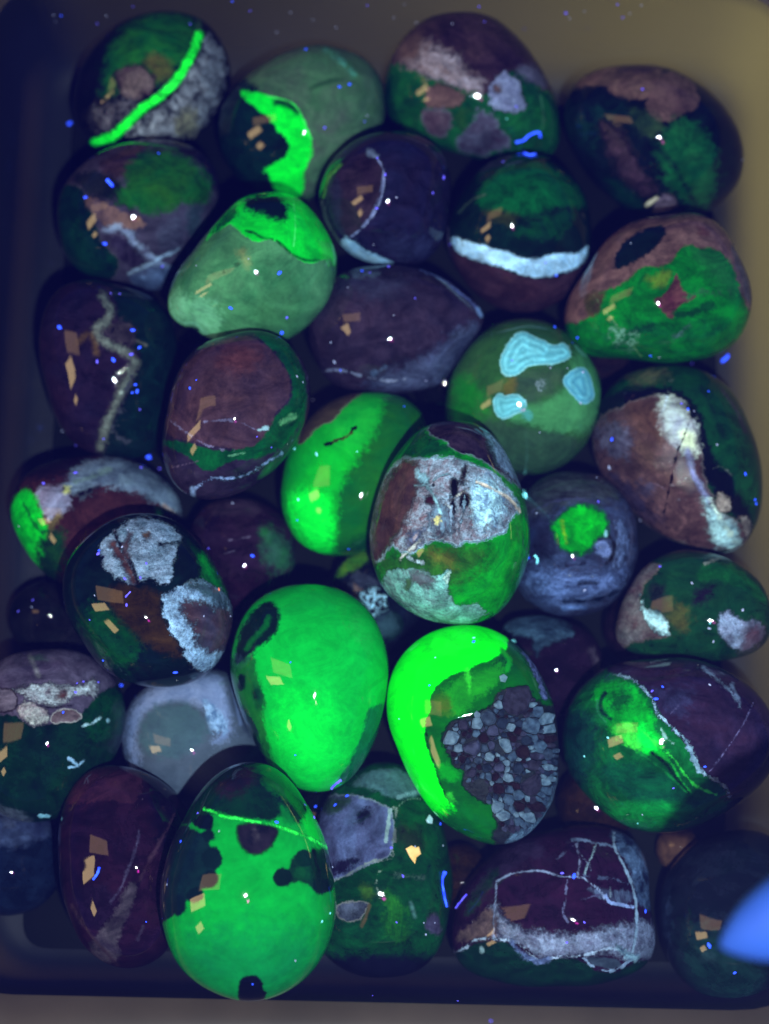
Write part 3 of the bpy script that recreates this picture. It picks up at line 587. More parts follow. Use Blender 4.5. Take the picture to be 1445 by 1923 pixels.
S('N', 'large stone at the right with a cracked brown and white face inside dark green',
  '1240,685 1310,690 1360,720 1400,780 1425,850 1432,930 1415,1000 1380,1036 1310,1032 1240,1002 1180,952 1130,890 1112,830 1120,770 1150,725 1190,697',
  f('', (8,44,46), (16,62,48), n=1.5),
  [f('1175,705 1240,690 1262,705 1230,722 1190,722', (90,86,76), (44,70,56), s=12, w=10),
   l('1355,730 1385,770 1400,810', 2.5, (60,48,72), s=5), l('1320,730 1360,820', 6, (6,34,44), s=10),
   f('1112,800 1130,745 1200,722 1275,728 1318,772 1335,840 1350,875 1378,892 1385,930 1410,955 1412,1000 1360,960 1310,880', (8,8,42), (8,14,44), s=6, w=6, part='dark_hollow'),
   l('1340,880 1355,874 1375,892', 1.3, (80,90,96), w=4),
   f('1114,850 1112,810 1124,788 1136,776 1160,770 1185,756 1215,746 1245,741 1275,750 1296,776 1308,812 1318,860 1322,900 1338,930 1352,962 1380,975 1404,985 1408,1010 1385,1035 1310,1030 1230,1000 1180,955 1130,895', (52,34,54), (86,62,76), n=1.8, g=1.6, s=2.5, w=6, rim=(110,104,112), rw=4, ro=.6, gr=.15, dz=1, part='brown_face'),
   f('1180,760 1240,755 1250,800 1240,840 1190,800', (94,66,72), (70,48,58), s=16, w=10, n=1.5),
   f('1120,790 1150,790 1185,805 1188,860 1155,862 1125,840', (92,92,120), (56,46,72), n=4, g=1.7, s=10, w=12),
   f('1195,905 1230,905 1225,940 1195,930', (72,68,100), (52,38,62), n=4, s=9, w=10),
   f('1130,880 1180,900 1260,990 1180,955', (44,38,72), (56,44,70), n=4, s=10, w=12),
   f('1238,752 1252,745 1280,760 1300,790 1310,830 1306,848 1290,848 1262,832 1244,806 1242,780', (196,222,205), (140,150,168), n=2, g=1.4, s=12, w=10, em=.1, part='white_glow'),
   f('1278,805 1305,815 1306,845 1282,840', (225,245,205), s=8, em=.1),
   l('1292,845 1298,880 1312,908 1332,942', 4.5, (140,150,200), (110,116,160), s=6, w=5),
   f('1318,930 1336,945 1350,965 1388,985 1388,1030 1352,1030 1334,1000 1330,970', (165,212,215), (104,136,150), n=4, g=1.6, s=9, w=10, em=.1, gr=.3, part='white_glow'),
   l('1334,940 1355,975 1378,1015', 3, (205,235,220), s=5, w=10),
   l('1252,745 1250,765 1242,775', 2.5, (190,215,230), s=3, w=5), l('1258,768 1268,760', 2, (180,190,200), s=3, w=4),
   f('1343,930 1356,920 1376,940 1374,962 1352,962 1344,948', (150,142,136), (100,92,94), n=8, g=1.8, s=2, w=6, gr=1.2, r=.4, dz=2, part='knobbly_crust'),
   f('1386,965 1406,975 1412,998 1400,1010 1390,990', (130,124,120), (80,70,80), n=9, g=2, s=2.5, w=7, gr=1.2, r=.4, dz=2, part='knobbly_crust'),
   l('1294,792 1285,822 1274,842 1267,868 1262,900 1254,932 1248,960', 1.2, (20,10,34), w=5, s=1),
   l('1258,912 1280,906 1288,898', 1.2, (140,130,140), w=4), l('1268,938 1290,936', 1, (120,112,130), w=4), l('1225,905 1252,918', 1, (110,90,110), w=4)], .8)
S('Q', 'round slate blue stone streaked like wood grain around a single bright green eye',
  '1080,885 1140,900 1180,942 1198,1000 1195,1060 1165,1116 1120,1150 1060,1158 1000,1136 962,1082 950,1020 965,950 1010,902',
  f('', (36,34,64), (62,76,116), n=3, nr=.7, nd=.6, st=(.45,1.5,1), g=1.6),
  [f('960,880 1140,880 1180,940 1100,940 1000,985 950,1000', (36,34,56), (58,66,82), n=3, st=(.4,1.8,1), nd=1.2, s=14, w=10),
   f('960,980 1040,960 1050,1040 1000,1070 955,1050', (24,22,54), (34,38,74), s=14, w=12, n=4),
   f('980,1060 1100,1075 1180,1060 1160,1110 1060,1150 990,1110', (84,104,152), (38,46,86), n=4, nr=.7, nd=.8, st=(.35,1.7,1,-8), g=2, s=14, w=12, gr=.3),
   f('1150,970 1178,985 1180,1050 1150,1080 1160,1020', (92,112,156), (40,46,80), n=6, g=2, st=(1.4,.6,1), s=6, w=10, gr=.4),
   f('1115,1018 1135,1010 1152,1030 1150,1052 1125,1045 1118,1032', (100,116,160), (70,84,124), n=6, s=3, w=6, gr=.4),
   l('1142,1005 1156,1020 1150,1048 1140,1058', 4, (26,22,40), s=4, w=6), l('1090,1096 1120,1095', 3, (16,20,50), s=4, w=5), l('1060,1128 1110,1130 1180,1105', 4, (12,20,52), s=4, w=7), l('1050,1064 1100,1058', 3, (20,18,50), s=4, w=6),
   l('965,1060 990,1030 1000,1000', 6, (30,40,80), s=10),
   f('1054,1140 1075,1134 1110,1142 1060,1148', (110,140,200), (60,84,140), n=8, g=2, s=3, w=4),
   l('1000,960 1040,940 1080,936 1120,944', 2, (62,64,100), s=3, w=6), l('1010,928 1060,905 1120,905 1160,935', 2, (54,66,76), s=4, w=6), l('1170,945 1190,1000 1180,1060', 1.5, (70,76,110), s=3, w=4),
   f('1034,988 1048,974 1060,956 1085,947 1118,952 1138,968 1143,990 1138,1004 1118,1012 1112,1032 1098,1042 1074,1040 1052,1028 1044,1010', (4,184,48), (8,128,44), n=2.5, s=4, w=5, em=.15, rim=(4,60,46), rw=7, ro=.7, part='green_eye'),
   l('1056,978 1060,1000 1064,1018', 2.5, (110,170,40), s=3, w=5), l('1138,997 1138,1006', 3, (130,190,200), s=2, w=2)], .85)
S('W', 'two toned stone at the right, swirled green below and plum with hairline veins above',
  '1230,1238 1310,1238 1375,1265 1430,1310 1460,1370 1456,1430 1420,1482 1370,1522 1300,1556 1230,1563 1160,1542 1100,1492 1062,1432 1056,1370 1075,1310 1120,1265 1170,1245',
  f('', (8,72,52), (14,92,54), n=1.4),
  [f('1040,1330 1110,1330 1130,1400 1090,1500 1050,1430', (14,54,60), (10,40,56), n=3, s=22, w=12),
   f('1100,1430 1240,1440 1320,1500 1300,1520 1160,1500', (4,56,54), (6,72,56), n=2, nd=2, st=(.5,1.6,1,-12), s=12, w=12),
   f('1130,1522 1180,1508 1270,1508 1310,1522 1250,1556 1170,1545', (12,122,60), (8,96,54), n=2, s=10, w=6),
   f('1112,1305 1130,1280 1165,1278 1200,1290 1222,1330 1232,1375 1250,1408 1262,1436 1228,1420 1196,1412 1160,1385 1140,1362 1130,1335', (4,160,54), (6,110,50), n=1.3, nd=1.5, s=6, w=8, em=.08, part='green_swirl'),
   f('1145,1360 1190,1358 1205,1390 1205,1412 1170,1396', (74,200,70), (40,210,74), s=6, w=4, em=.1), f('1205,1350 1220,1380 1240,1410 1210,1412 1195,1380', (4,214,70), s=9, em=.12),
   f('1140,1300 1185,1295 1180,1330 1150,1335', (3,78,48), s=10, w=8),
   l('1136,1302 1128,1318 1130,1338 1146,1350', 5, (4,40,50), s=3, w=3), l('1122,1315 1122,1338 1140,1358', 1.8, (40,110,90), s=2, w=2),
   l('1225,1415 1250,1432 1270,1462 1292,1488', 5, (0,34,44), s=4, w=5), l('1205,1370 1240,1405 1268,1425 1282,1450 1310,1480 1345,1492', 2.2, (44,184,70), s=2, w=4, em=.1), l('1238,1415 1262,1432 1276,1462 1300,1490', 1.8, (30,160,66), s=2, w=4),
   l('1195,1408 1240,1440 1290,1488', 2, (20,110,62), s=2.5, w=3),
   f('1135,1255 1200,1225 1320,1225 1440,1290 1480,1380 1470,1460 1400,1520 1374,1500 1366,1478 1335,1460 1312,1448 1302,1420 1272,1378 1246,1350 1226,1312 1204,1288 1175,1270 1150,1266', (44,26,60), (36,28,68), n=1.6, s=2, w=3, part='plum_cap'),
   f('1230,1290 1300,1290 1290,1350 1250,1340', (50,50,92), (38,28,66), s=16, w=12, n=2), f('1360,1500 1430,1480 1380,1530', (20,8,44), s=8),
   l('1156,1266 1182,1272 1204,1288 1226,1312 1232,1336 1248,1352 1274,1378 1290,1392 1304,1420 1312,1446 1336,1460 1364,1476 1370,1494', 3, (120,152,168), (88,112,140), n=9, g=2, w=7, gr=.5, part='pale_seam'),
   l('1290,1392 1304,1424 1314,1448', 5, (122,158,176), (84,108,140), n=9, g=2.5, s=2, w=7), l('1242,1368 1248,1384 1265,1396', 2.2, (110,156,150), w=4),
   l('1415,1320 1396,1362 1362,1412 1332,1450', 1.3, (104,100,146), w=2), l('1318,1252 1350,1278 1375,1300 1390,1326', 2, (104,124,150), s=3, w=6), l('1375,1285 1390,1322', 3, (110,130,160), s=3, w=5),
   l('1258,1355 1262,1335 1275,1325', 1, (80,76,116), w=5), l('1350,1500 1400,1480', 1.3, (56,36,60)), l('1222,1244 1255,1237', 1.8, (120,130,140), s=2)], .8)
S('AB', 'dark wine coloured stone at the lower left with a greyish forked vein down its side',
  '220,1437 270,1450 330,1490 366,1550 368,1650 340,1740 300,1800 230,1818 170,1790 130,1720 112,1640 110,1560 130,1490 170,1448',
  f('', (34,14,48), (24,12,48), n=1.5),
  [f('105,1500 150,1440 220,1430 268,1450 268,1490 250,1515 210,1500 170,1508 130,1510', (54,26,56), (44,22,54), n=2, s=3, w=5, part='brown_top'),
   f('275,1460 340,1490 380,1600 330,1640 290,1560', (12,6,44), (22,10,46), s=14, w=8),
   f('130,1665 220,1660 200,1750 150,1740', (22,10,46), (30,18,54), s=8, w=6),
   f('236,1662 258,1658 250,1700 232,1732 222,1770 226,1800 185,1812 165,1780 190,1745 215,1720', (66,60,80), (44,36,62), n=3, s=5, w=6, part='grey_vein'),
   l('262,1560 256,1595 242,1630 228,1668 208,1695', 2, (66,62,96), (40,30,66), n=6, g=2, s=3, w=5), l('330,1530 290,1600 262,1655', 2.4, (52,34,62), s=4, w=5),
   l('135,1700 165,1750 220,1812', 3, (50,36,60), s=5, w=4), l('268,1500 252,1520', 1.2, (90,72,100), w=3), l('270,1740 258,1765', 2, (56,50,80), s=4, w=4)], .8)
S('S', 'dark green stone at the left with two chalky grey patches split by a seam',
  '260,965 320,975 370,1010 410,1070 435,1130 432,1190 402,1250 350,1286 290,1292 220,1272 160,1212 125,1150 118,1090 140,1030 190,985',
  f('', (3,14,42), (4,24,46), n=1.5),
  [f('160,1130 225,1150 262,1200 250,1260 190,1240 150,1180', (8,64,44), (5,44,46), s=18, w=12),
   f('372,1035 395,1050 425,1105 428,1125 405,1110 382,1085', (8,116,50), (4,74,48), s=8, w=6),
   f('205,1100 300,1108 306,1150 330,1190 345,1235 300,1225 245,1185 205,1140', (54,36,40), (30,20,38), n=1.5, s=10, w=8),  # brown middle, partly a warm reflection put into the colour
   f('188,1024 200,1006 216,996 228,986 270,967 308,978 346,1012 330,1024 334,1040 326,1060 326,1084 306,1104 284,1086 264,1096 246,1096 228,1086 206,1080 194,1062', (112,132,156), (72,96,118), n=4, nr=.7, g=1.6, st=(1,.8,1,30), s=2.5, w=8, r=.25, gr=.7, part='chalky_patch', pl='upper chalky grey patch split by a dark seam'),
   l('212,1020 224,1040 240,1062 252,1090', 8, (82,54,66), (56,36,56), n=3, s=5, w=7), l('216,1000 228,1028 246,1056 260,1096', 4.5, (18,10,38), s=3, w=5), f('268,1000 285,1000 284,1010 270,1012', (88,70,70), s=4, w=5),
   l('245,1004 236,1025 240,1045', 6, (72,52,70), s=6, w=8), l('300,1022 340,1018', 2, (6,22,44), s=2.5, w=5),
   f('302,1125 318,1112 338,1098 362,1090 394,1094 420,1110 442,1150 440,1206 412,1240 388,1264 362,1256 346,1226 336,1206 322,1190 308,1160', (122,154,182), (80,104,132), n=4, nr=.7, g=1.7, s=2.5, w=8, r=.22, gr=.6, part='chalky_patch', pl='right chalky grey patch with a brown middle'),
   f('336,1134 352,1124 372,1132 380,1125 400,1140 440,1140 445,1210 400,1230 372,1210 364,1180 352,1162', (72,48,62), (58,56,86), n=1.5, s=8, w=12),
   f('345,1098 380,1092 420,1115 435,1150 410,1135 385,1115', (60,84,100), (48,60,84), s=8, w=8)], .85)
S('AC', 'big green egg at the bottom with dark round blotches and a bright green hairline vein',
  '470,1432 520,1445 570,1498 608,1570 628,1650 628,1730 602,1800 550,1858 480,1882 410,1868 350,1828 315,1770 302,1700 310,1620 343,1540 395,1468 435,1440',
  f('', (4,140,62), (10,154,64), n=1.2),
  [f('330,1740 620,1740 600,1900 320,1900', (6,128,68), (10,112,68), s=60, w=10),  # shading toward the foot of the egg, put into its green
   f('330,1560 372,1490 430,1420 480,1420 530,1445 590,1520 610,1560 560,1548 528,1530 510,1545 450,1535 400,1526', (10,24,44), (10,52,48), n=2, s=4, w=5, part='dark_top'),
   f('395,1480 440,1445 480,1440 485,1470 440,1500', (42,24,52), (16,18,46), n=2, s=12, w=8),
   f('490,1440 530,1440 590,1510 575,1525 530,1500 495,1480', (10,94,46), (8,70,46), n=3, s=8, w=7), f('528,1505 560,1545 540,1545 525,1530', (4,110,56), s=7),
   f('575,1500 600,1540 640,1600 600,1585 560,1560 575,1530', (4,190,66), s=6, w=5, em=.1),
   f('290,1740 300,1640 330,1560 345,1545 368,1562 392,1568 396,1592 416,1600 418,1618 404,1632 406,1652 396,1668 376,1668 374,1684 352,1688 344,1700 330,1716 318,1726', (12,22,48), (16,40,56), n=3, s=3, w=3, part='dark_blotch', pl='large scalloped dark blotch on the left side'),
   f('300,1600 320,1600 312,1700 298,1720', (34,38,62), s=8),
   f('355,1545 378,1528 402,1530 404,1545 398,1560 384,1560', (10,18,46), s=2.5, w=3, part='dark_blotch', pl='small dark blotch just under the left end of the vein'),
   f('446,1560 448,1548 480,1544 524,1552 520,1575 508,1592 494,1603 476,1606 458,1598 447,1580', (14,14,46), (40,32,60), n=3, s=2.5, w=2.5, rim=(4,50,40), rw=5, ro=.6, part='dark_blotch', pl='rounded dark blotch hanging from the middle of the vein'),
   l('478,1552 484,1575', 7, (58,52,74), (24,18,48), n=6, g=2, s=6, w=9),
   f('515,1648 520,1634 534,1630 544,1634 548,1610 562,1598 585,1598 600,1592 618,1600 632,1640 626,1672 606,1680 588,1674 580,1658 552,1658 536,1668 520,1662', (8,32,44), (16,52,50), n=3.5, s=3, w=3, part='dark_blotch', pl='lobed dark blotch on the right side'),
   f('548,1640 575,1615 590,1650 560,1655', (16,76,50), (10,50,48), s=8, w=6, n=6),
   l('590,1595 600,1645 610,1670', 3, (6,14,40), s=4, w=8),
   l('398,1610 399,1612', 24, (12,26,48), s=3, w=4), l('396,1650 394,1652', 19, (10,22,46), s=3, w=4), l('368,1680 366,1682', 18, (10,22,46), s=3, w=4), l('392,1568 394,1570', 14, (12,26,48), s=3, w=4), l('338,1702 336,1706', 16, (12,26,48), s=3, w=4),
   l('530,1648 532,1648', 21, (8,26,44), w=2), l('604,1664 606,1664', 20, (8,30,46), s=3, w=4), l('570,1612 572,1612', 20, (10,40,46), w=2),
   f('446,1890 448,1845 462,1832 482,1831 494,1842 494,1856 501,1866 494,1890', (6,10,42), s=2.5, w=2, part='dark_blotch', pl='dark blotch at the foot of the egg'),
   l('384,1520 404,1524 414,1532 445,1537 500,1546 530,1553 560,1566 592,1578 616,1592', 3, (30,222,70), (50,235,90), n=8, s=2, w=3.5, em=.25, gr=.3, part='bright_vein')], .85, grain=0.35)
S('P', 'egg shaped stone on top in the middle, green with lacy white and brown crust',
  '840,790 890,795 930,825 965,880 988,940 996,1000 986,1070 955,1130 910,1165 850,1171 780,1156 725,1112 698,1042 700,970 720,900 755,840 795,802',
  f('', (6,118,46), (16,136,44), n=1.6),
  [f('690,1060 740,1030 880,1020 930,1040 880,1080 840,1120 740,1100', (40,92,42), (28,78,44), n=1.5, s=20, w=10),
   f('800,1035 850,1035 860,1065 820,1060', (88,86,50), s=16, al=.7),
   f('720,860 790,800 830,830 880,860 800,862 752,858', (6,84,44), (4,56,46), s=8, w=6),
   f('810,820 800,800 850,780 900,790 945,830 985,890 1000,935 976,915 945,892 915,872 882,852 858,850 848,840 838,828', (58,44,72), (26,16,48), n=3, g=1.6, s=2, w=4, rim=(110,128,144), rw=3, ro=.6, part='plum_cap'),
   f('912,812 935,820 965,870 985,915 965,900 942,882 930,850', (124,154,182), (70,84,112), n=5, g=1.7, s=6, w=8, gr=.3),
   f('745,870 758,858 782,862 820,860 855,858 888,872 915,880 945,905 968,935 976,958 964,972 955,985 950,1000 935,1004 915,1012 890,1020 868,1018 862,1026 842,1020 822,1014 806,1016 790,1028 772,1040 752,1036 735,1024 722,1042 712,1058 690,1050 690,980 715,900', (84,66,84), (112,138,156), n=3, nr=.72, nd=1, g=2, s=1.8, w=5, rim=(140,184,200), rw=4, r=.2, gr=.55, part='lacy_crust'),
   f('695,1060 700,960 745,862 782,862 792,900 775,950 752,1000 725,1035 712,1056', (78,54,62), (62,44,62), n=2, s=8, w=6),
   f('885,905 930,895 950,930 940,975 905,1000 880,960', (164,214,226), (84,112,140), n=6, nr=.72, g=2.3, s=10, w=12, em=.08, gr=.3),
   f('780,880 800,890 812,905 800,912 785,905', (130,180,196), s=5, w=5), f('800,980 830,930 860,990 830,1010', (96,126,148), (64,60,84), n=9, nr=.7, g=2.5, st=(1.6,.7,1), s=8, w=10),
   f('764,1000 800,990 790,1020 768,1030', (120,140,180), (70,70,100), n=5, g=2, s=6, w=8),
   f('846,893 858,900 860,925 854,945 856,968 846,950 848,925', (14,10,40), s=3, w=5), f('870,920 884,930 880,950 868,955 862,940', (20,12,40), s=3, w=6), f('796,932 815,930 818,945 806,952', (50,24,50), s=4, w=5),
   l('814,910 814,911', 4, (4,4,20), s=1.5), f('875,870 880,880 872,920 866,900', (26,18,44), s=4, w=6),
   l('778,912 800,910 812,925 820,942 828,962', 2, (140,194,206), s=2.5, w=4), l('812,905 822,894 848,890', 1.6, (130,180,196), w=4), l('848,950 846,1000', 1.6, (120,146,170), w=4), l('862,1000 872,960 874,900', 1.2, (110,140,160), w=6), l('850,938 868,925 880,918', 1.6, (190,196,190), w=4), l('836,945 846,953', 1.5, (180,196,200), w=3),
   l('896,905 925,917 952,932 966,945 976,960', 2.6, (228,214,190), s=2.5, w=3, em=.1),
   f('815,975 824,970 828,985 818,990', (190,190,120), s=4, w=6),
   l('752,1048 768,1036 790,1012', 3, (190,200,196), s=3, w=6), l('766,1046 780,1052 792,1056', 5, (150,180,190), (90,100,110), n=9, g=2, s=2, w=5, gr=.8),
   f('720,1082 730,1070 760,1066 795,1072 820,1082 832,1078 840,1068 848,1078 842,1096 842,1112 850,1130 868,1140 885,1132 898,1128 905,1142 920,1150 905,1160 870,1180 800,1170 750,1136 722,1106', (96,156,150), (70,88,102), n=3.5, nr=.7, g=1.7, s=2, w=6, r=.2, gr=.35, part='pale_splash'),
   f('760,1090 775,1085 772,1105 760,1108', (64,96,76), s=4), f('770,1070 820,1082 810,1105 775,1095', (72,66,84), (90,110,120), n=5, s=7, w=7), l('835,1085 846,1072 840,1095', 2, (170,210,200), w=4)], .9)
S('U', 'largest glowing green egg in the middle, smooth with dark spots along its left edge',
  '590,1096 650,1110 695,1150 722,1210 728,1290 715,1360 690,1420 650,1468 600,1488 545,1472 500,1430 470,1380 442,1305 435,1230 450,1170 490,1120 540,1100',
  f('', (0,180,70), (6,164,64), n=1.2),
  [f('480,1130 560,1090 660,1100 700,1160 600,1200', (0,158,64), (2,172,66), s=40, w=10),  # shaded top of the egg painted as darker green
   f('520,1300 640,1320 640,1470 560,1470 510,1400', (4,205,70), s=40, em=.08),  # lit lower side of the egg painted as brighter green
   f('425,1240 450,1225 478,1235 486,1270 498,1315 494,1350 506,1400 520,1450 480,1430 440,1340', (14,84,48), (26,104,50), n=2, s=5, w=5, part='dark_green_flank'),
   f('438,1245 452,1180 480,1140 505,1128 522,1140 528,1162 518,1190 498,1206 478,1222 456,1246', (4,30,44), (6,20,44), n=2, s=3.5, w=4, rim=(2,90,54), rw=6, ro=.4, part='dark_loop'),
   l('462,1218 480,1196 498,1178 504,1160', 5, (10,100,50), (6,66,48), s=5, w=4), l('470,1238 500,1208 524,1184 522,1150', 1.3, (4,64,48), s=2, w=3),
   l('454,1272 453,1290', 9, (6,26,44), s=4, w=3, part='dark_spot'), l('481,1300 482,1308', 8, (6,30,42), s=5, w=3, part='dark_spot'), l('478,1290 490,1305 486,1325', 8, (8,58,46), s=6, w=4, al=.7),
   f('446,1322 462,1330 472,1348 484,1362 486,1390 498,1420 512,1450 480,1440 450,1370', (4,24,44), (6,40,50), s=4, w=5, part='dark_spot'),
   f('728,1320 712,1322 694,1330 686,1350 678,1385 662,1420 640,1455 634,1470 660,1470 735,1380', (8,86,62), (16,104,78), n=5, st=(1.4,.5,1,-25), s=3.5, w=4, part='dark_green_flank')], .88, grain=0.35)
S('V', 'glowing green crescent shaped stone, brightest of all, filled on the right with broken grey rubble',
  '870,1174 930,1183 975,1215 1010,1260 1035,1312 1050,1380 1051,1440 1036,1510 1000,1560 940,1587 880,1571 820,1530 775,1470 745,1400 728,1330 735,1270 770,1215 815,1185',
  f('', (0,240,38), (0,228,42), n=1.2, em=.42),
  [f('946,1182 958,1205 950,1222 938,1232 915,1244 888,1250 878,1264 862,1262 838,1276 820,1290 808,1312 810,1340 800,1350 798,1385 805,1412 818,1440 826,1472 845,1506 870,1530 850,1556 900,1600 1080,1600 1080,1160', (14,98,40), (6,70,42), n=2.2, s=2, w=2.5, rim=(4,70,36), rw=3, ro=.7, part='dark_green_heart'),
   l('800,1368 806,1410 818,1440 828,1475 846,1508', 1.4, (4,40,30), s=1.5, w=4),
   f('838,1292 870,1272 900,1262 940,1240 950,1262 920,1295 890,1315 872,1340 845,1345 828,1325', (30,150,46), (20,110,44), n=2.5, s=8, w=10, em=.08),
   f('812,1310 840,1300 852,1330 850,1345 825,1340', (74,92,44), (30,100,40), s=8, w=6), l('880,1258 882,1300', 4, (50,200,60), s=4, w=6), l('945,1222 958,1240 952,1260', 5, (20,160,50), s=4, w=5), l('925,1250 945,1235', 2, (6,60,40), s=2, w=3), l('935,1258 952,1242', 1.5, (6,60,40), s=2, w=3),
   f('818,1430 845,1438 870,1455 852,1470 828,1462', (14,140,46), s=8, w=6), f('838,1490 850,1490 858,1510 848,1512', (40,170,56), s=6, w=6),
   f('810,1535 860,1510 900,1530 935,1560 900,1590 840,1570', (4,110,46), (6,76,46), s=16, w=8, n=2),
   l('986,1225 1004,1255 1016,1285 1026,1310', 6.5, (92,104,152), (50,60,96), n=8, g=2, s=2, w=6, gr=.5),
   f('826,1392 838,1365 852,1352 880,1348 902,1338 928,1318 932,1300 960,1288 995,1288 1010,1320 1060,1330 1070,1470 1030,1540 950,1600 920,1575 936,1548 925,1528 928,1512 900,1505 876,1488 868,1470 872,1450 852,1440 848,1420', (26,30,54), (10,14,40), n=5, g=2, s=2, w=5, r=.5, gr=.8, dz=-1, part='rubble_matrix'),
   f('938,1590 975,1560 1010,1545 1036,1500 1056,1430 1070,1500 1020,1580', (92,124,148), (36,44,76), n=4, nr=.7, g=2, st=(1,.4,1,-50), s=4, w=6, gr=.8)], .85, grain=0.35)

# ------------------------------------------------------------------ settle the heap: each stone rests on the floor or on those below it
step = 5
gx, gy = np.meshgrid(np.arange(-100, 1560, step), np.arange(0, 1930, step)); GP = np.column_stack([gx.ravel(), gy.ravel()]).astype(float)
top = np.array([floorZ(x, y) for x, y in GP])
def radius_table(out):
    c = (out.min(0)+out.max(0))/2
    d = out-c; a = np.arctan2(d[:, 1], d[:, 0]); r = np.hypot(d[:, 0], d[:, 1]); o = np.argsort(a); a, r = a[o], r[o]
    n = 224; th = np.arange(n)*2*math.pi/n-math.pi
    A = np.concatenate([a-2*math.pi, a, a+2*math.pi]); Rr = np.tile(r, 3)
    # cubic Hermite through the traced points
    i = np.searchsorted(A, th)-1; h = A[i+1]-A[i]; t = (th-A[i])/h
    mk = lambda j: (Rr[j+1]-Rr[j-1])/(A[j+1]-A[j-1])
    m0, m1 = mk(i)*h, mk(i+1)*h
    R = (2*t**3-3*t**2+1)*Rr[i]+(t**3-2*t**2+t)*m0+(-2*t**3+3*t**2)*Rr[i+1]+(t**3-t**2)*m1
    ft = np.fft.rfft(R); ft[15:] = 0; ft[9:15] *= .6; R = np.fft.irfft(ft, n); R = R*(1+.006*np.sin(3*th+c[0])+.004*np.sin(5*th+c[1])+.0025*np.sin(9*th+c[0]))
    return c, th, R
for s in STONES:
    c, th, R = radius_table(s['out']); s['c'], s['th'], s['R'] = c, th, R
    area_ = .5*np.sum(R*R)*2*math.pi/len(R)
    rmin = np.min(R+np.roll(R, 112))/2; s['hp'] = s['h']*1.1*rmin
    d = GP-c; a = np.arctan2(d[:, 1], d[:, 0]); rr = np.hypot(d[:, 0], d[:, 1])/np.interp(a, th, R, period=2*math.pi)/.965
    m = rr < 1; z = np.sqrt(1-rr[m]**2)*s['hp']
    Z = F*.95
    for _ in range(3): Z = np.min(top[m]-z*Z/F)
    s['Z'] = Z; top[m] = np.minimum(top[m], Z-z*Z/F)

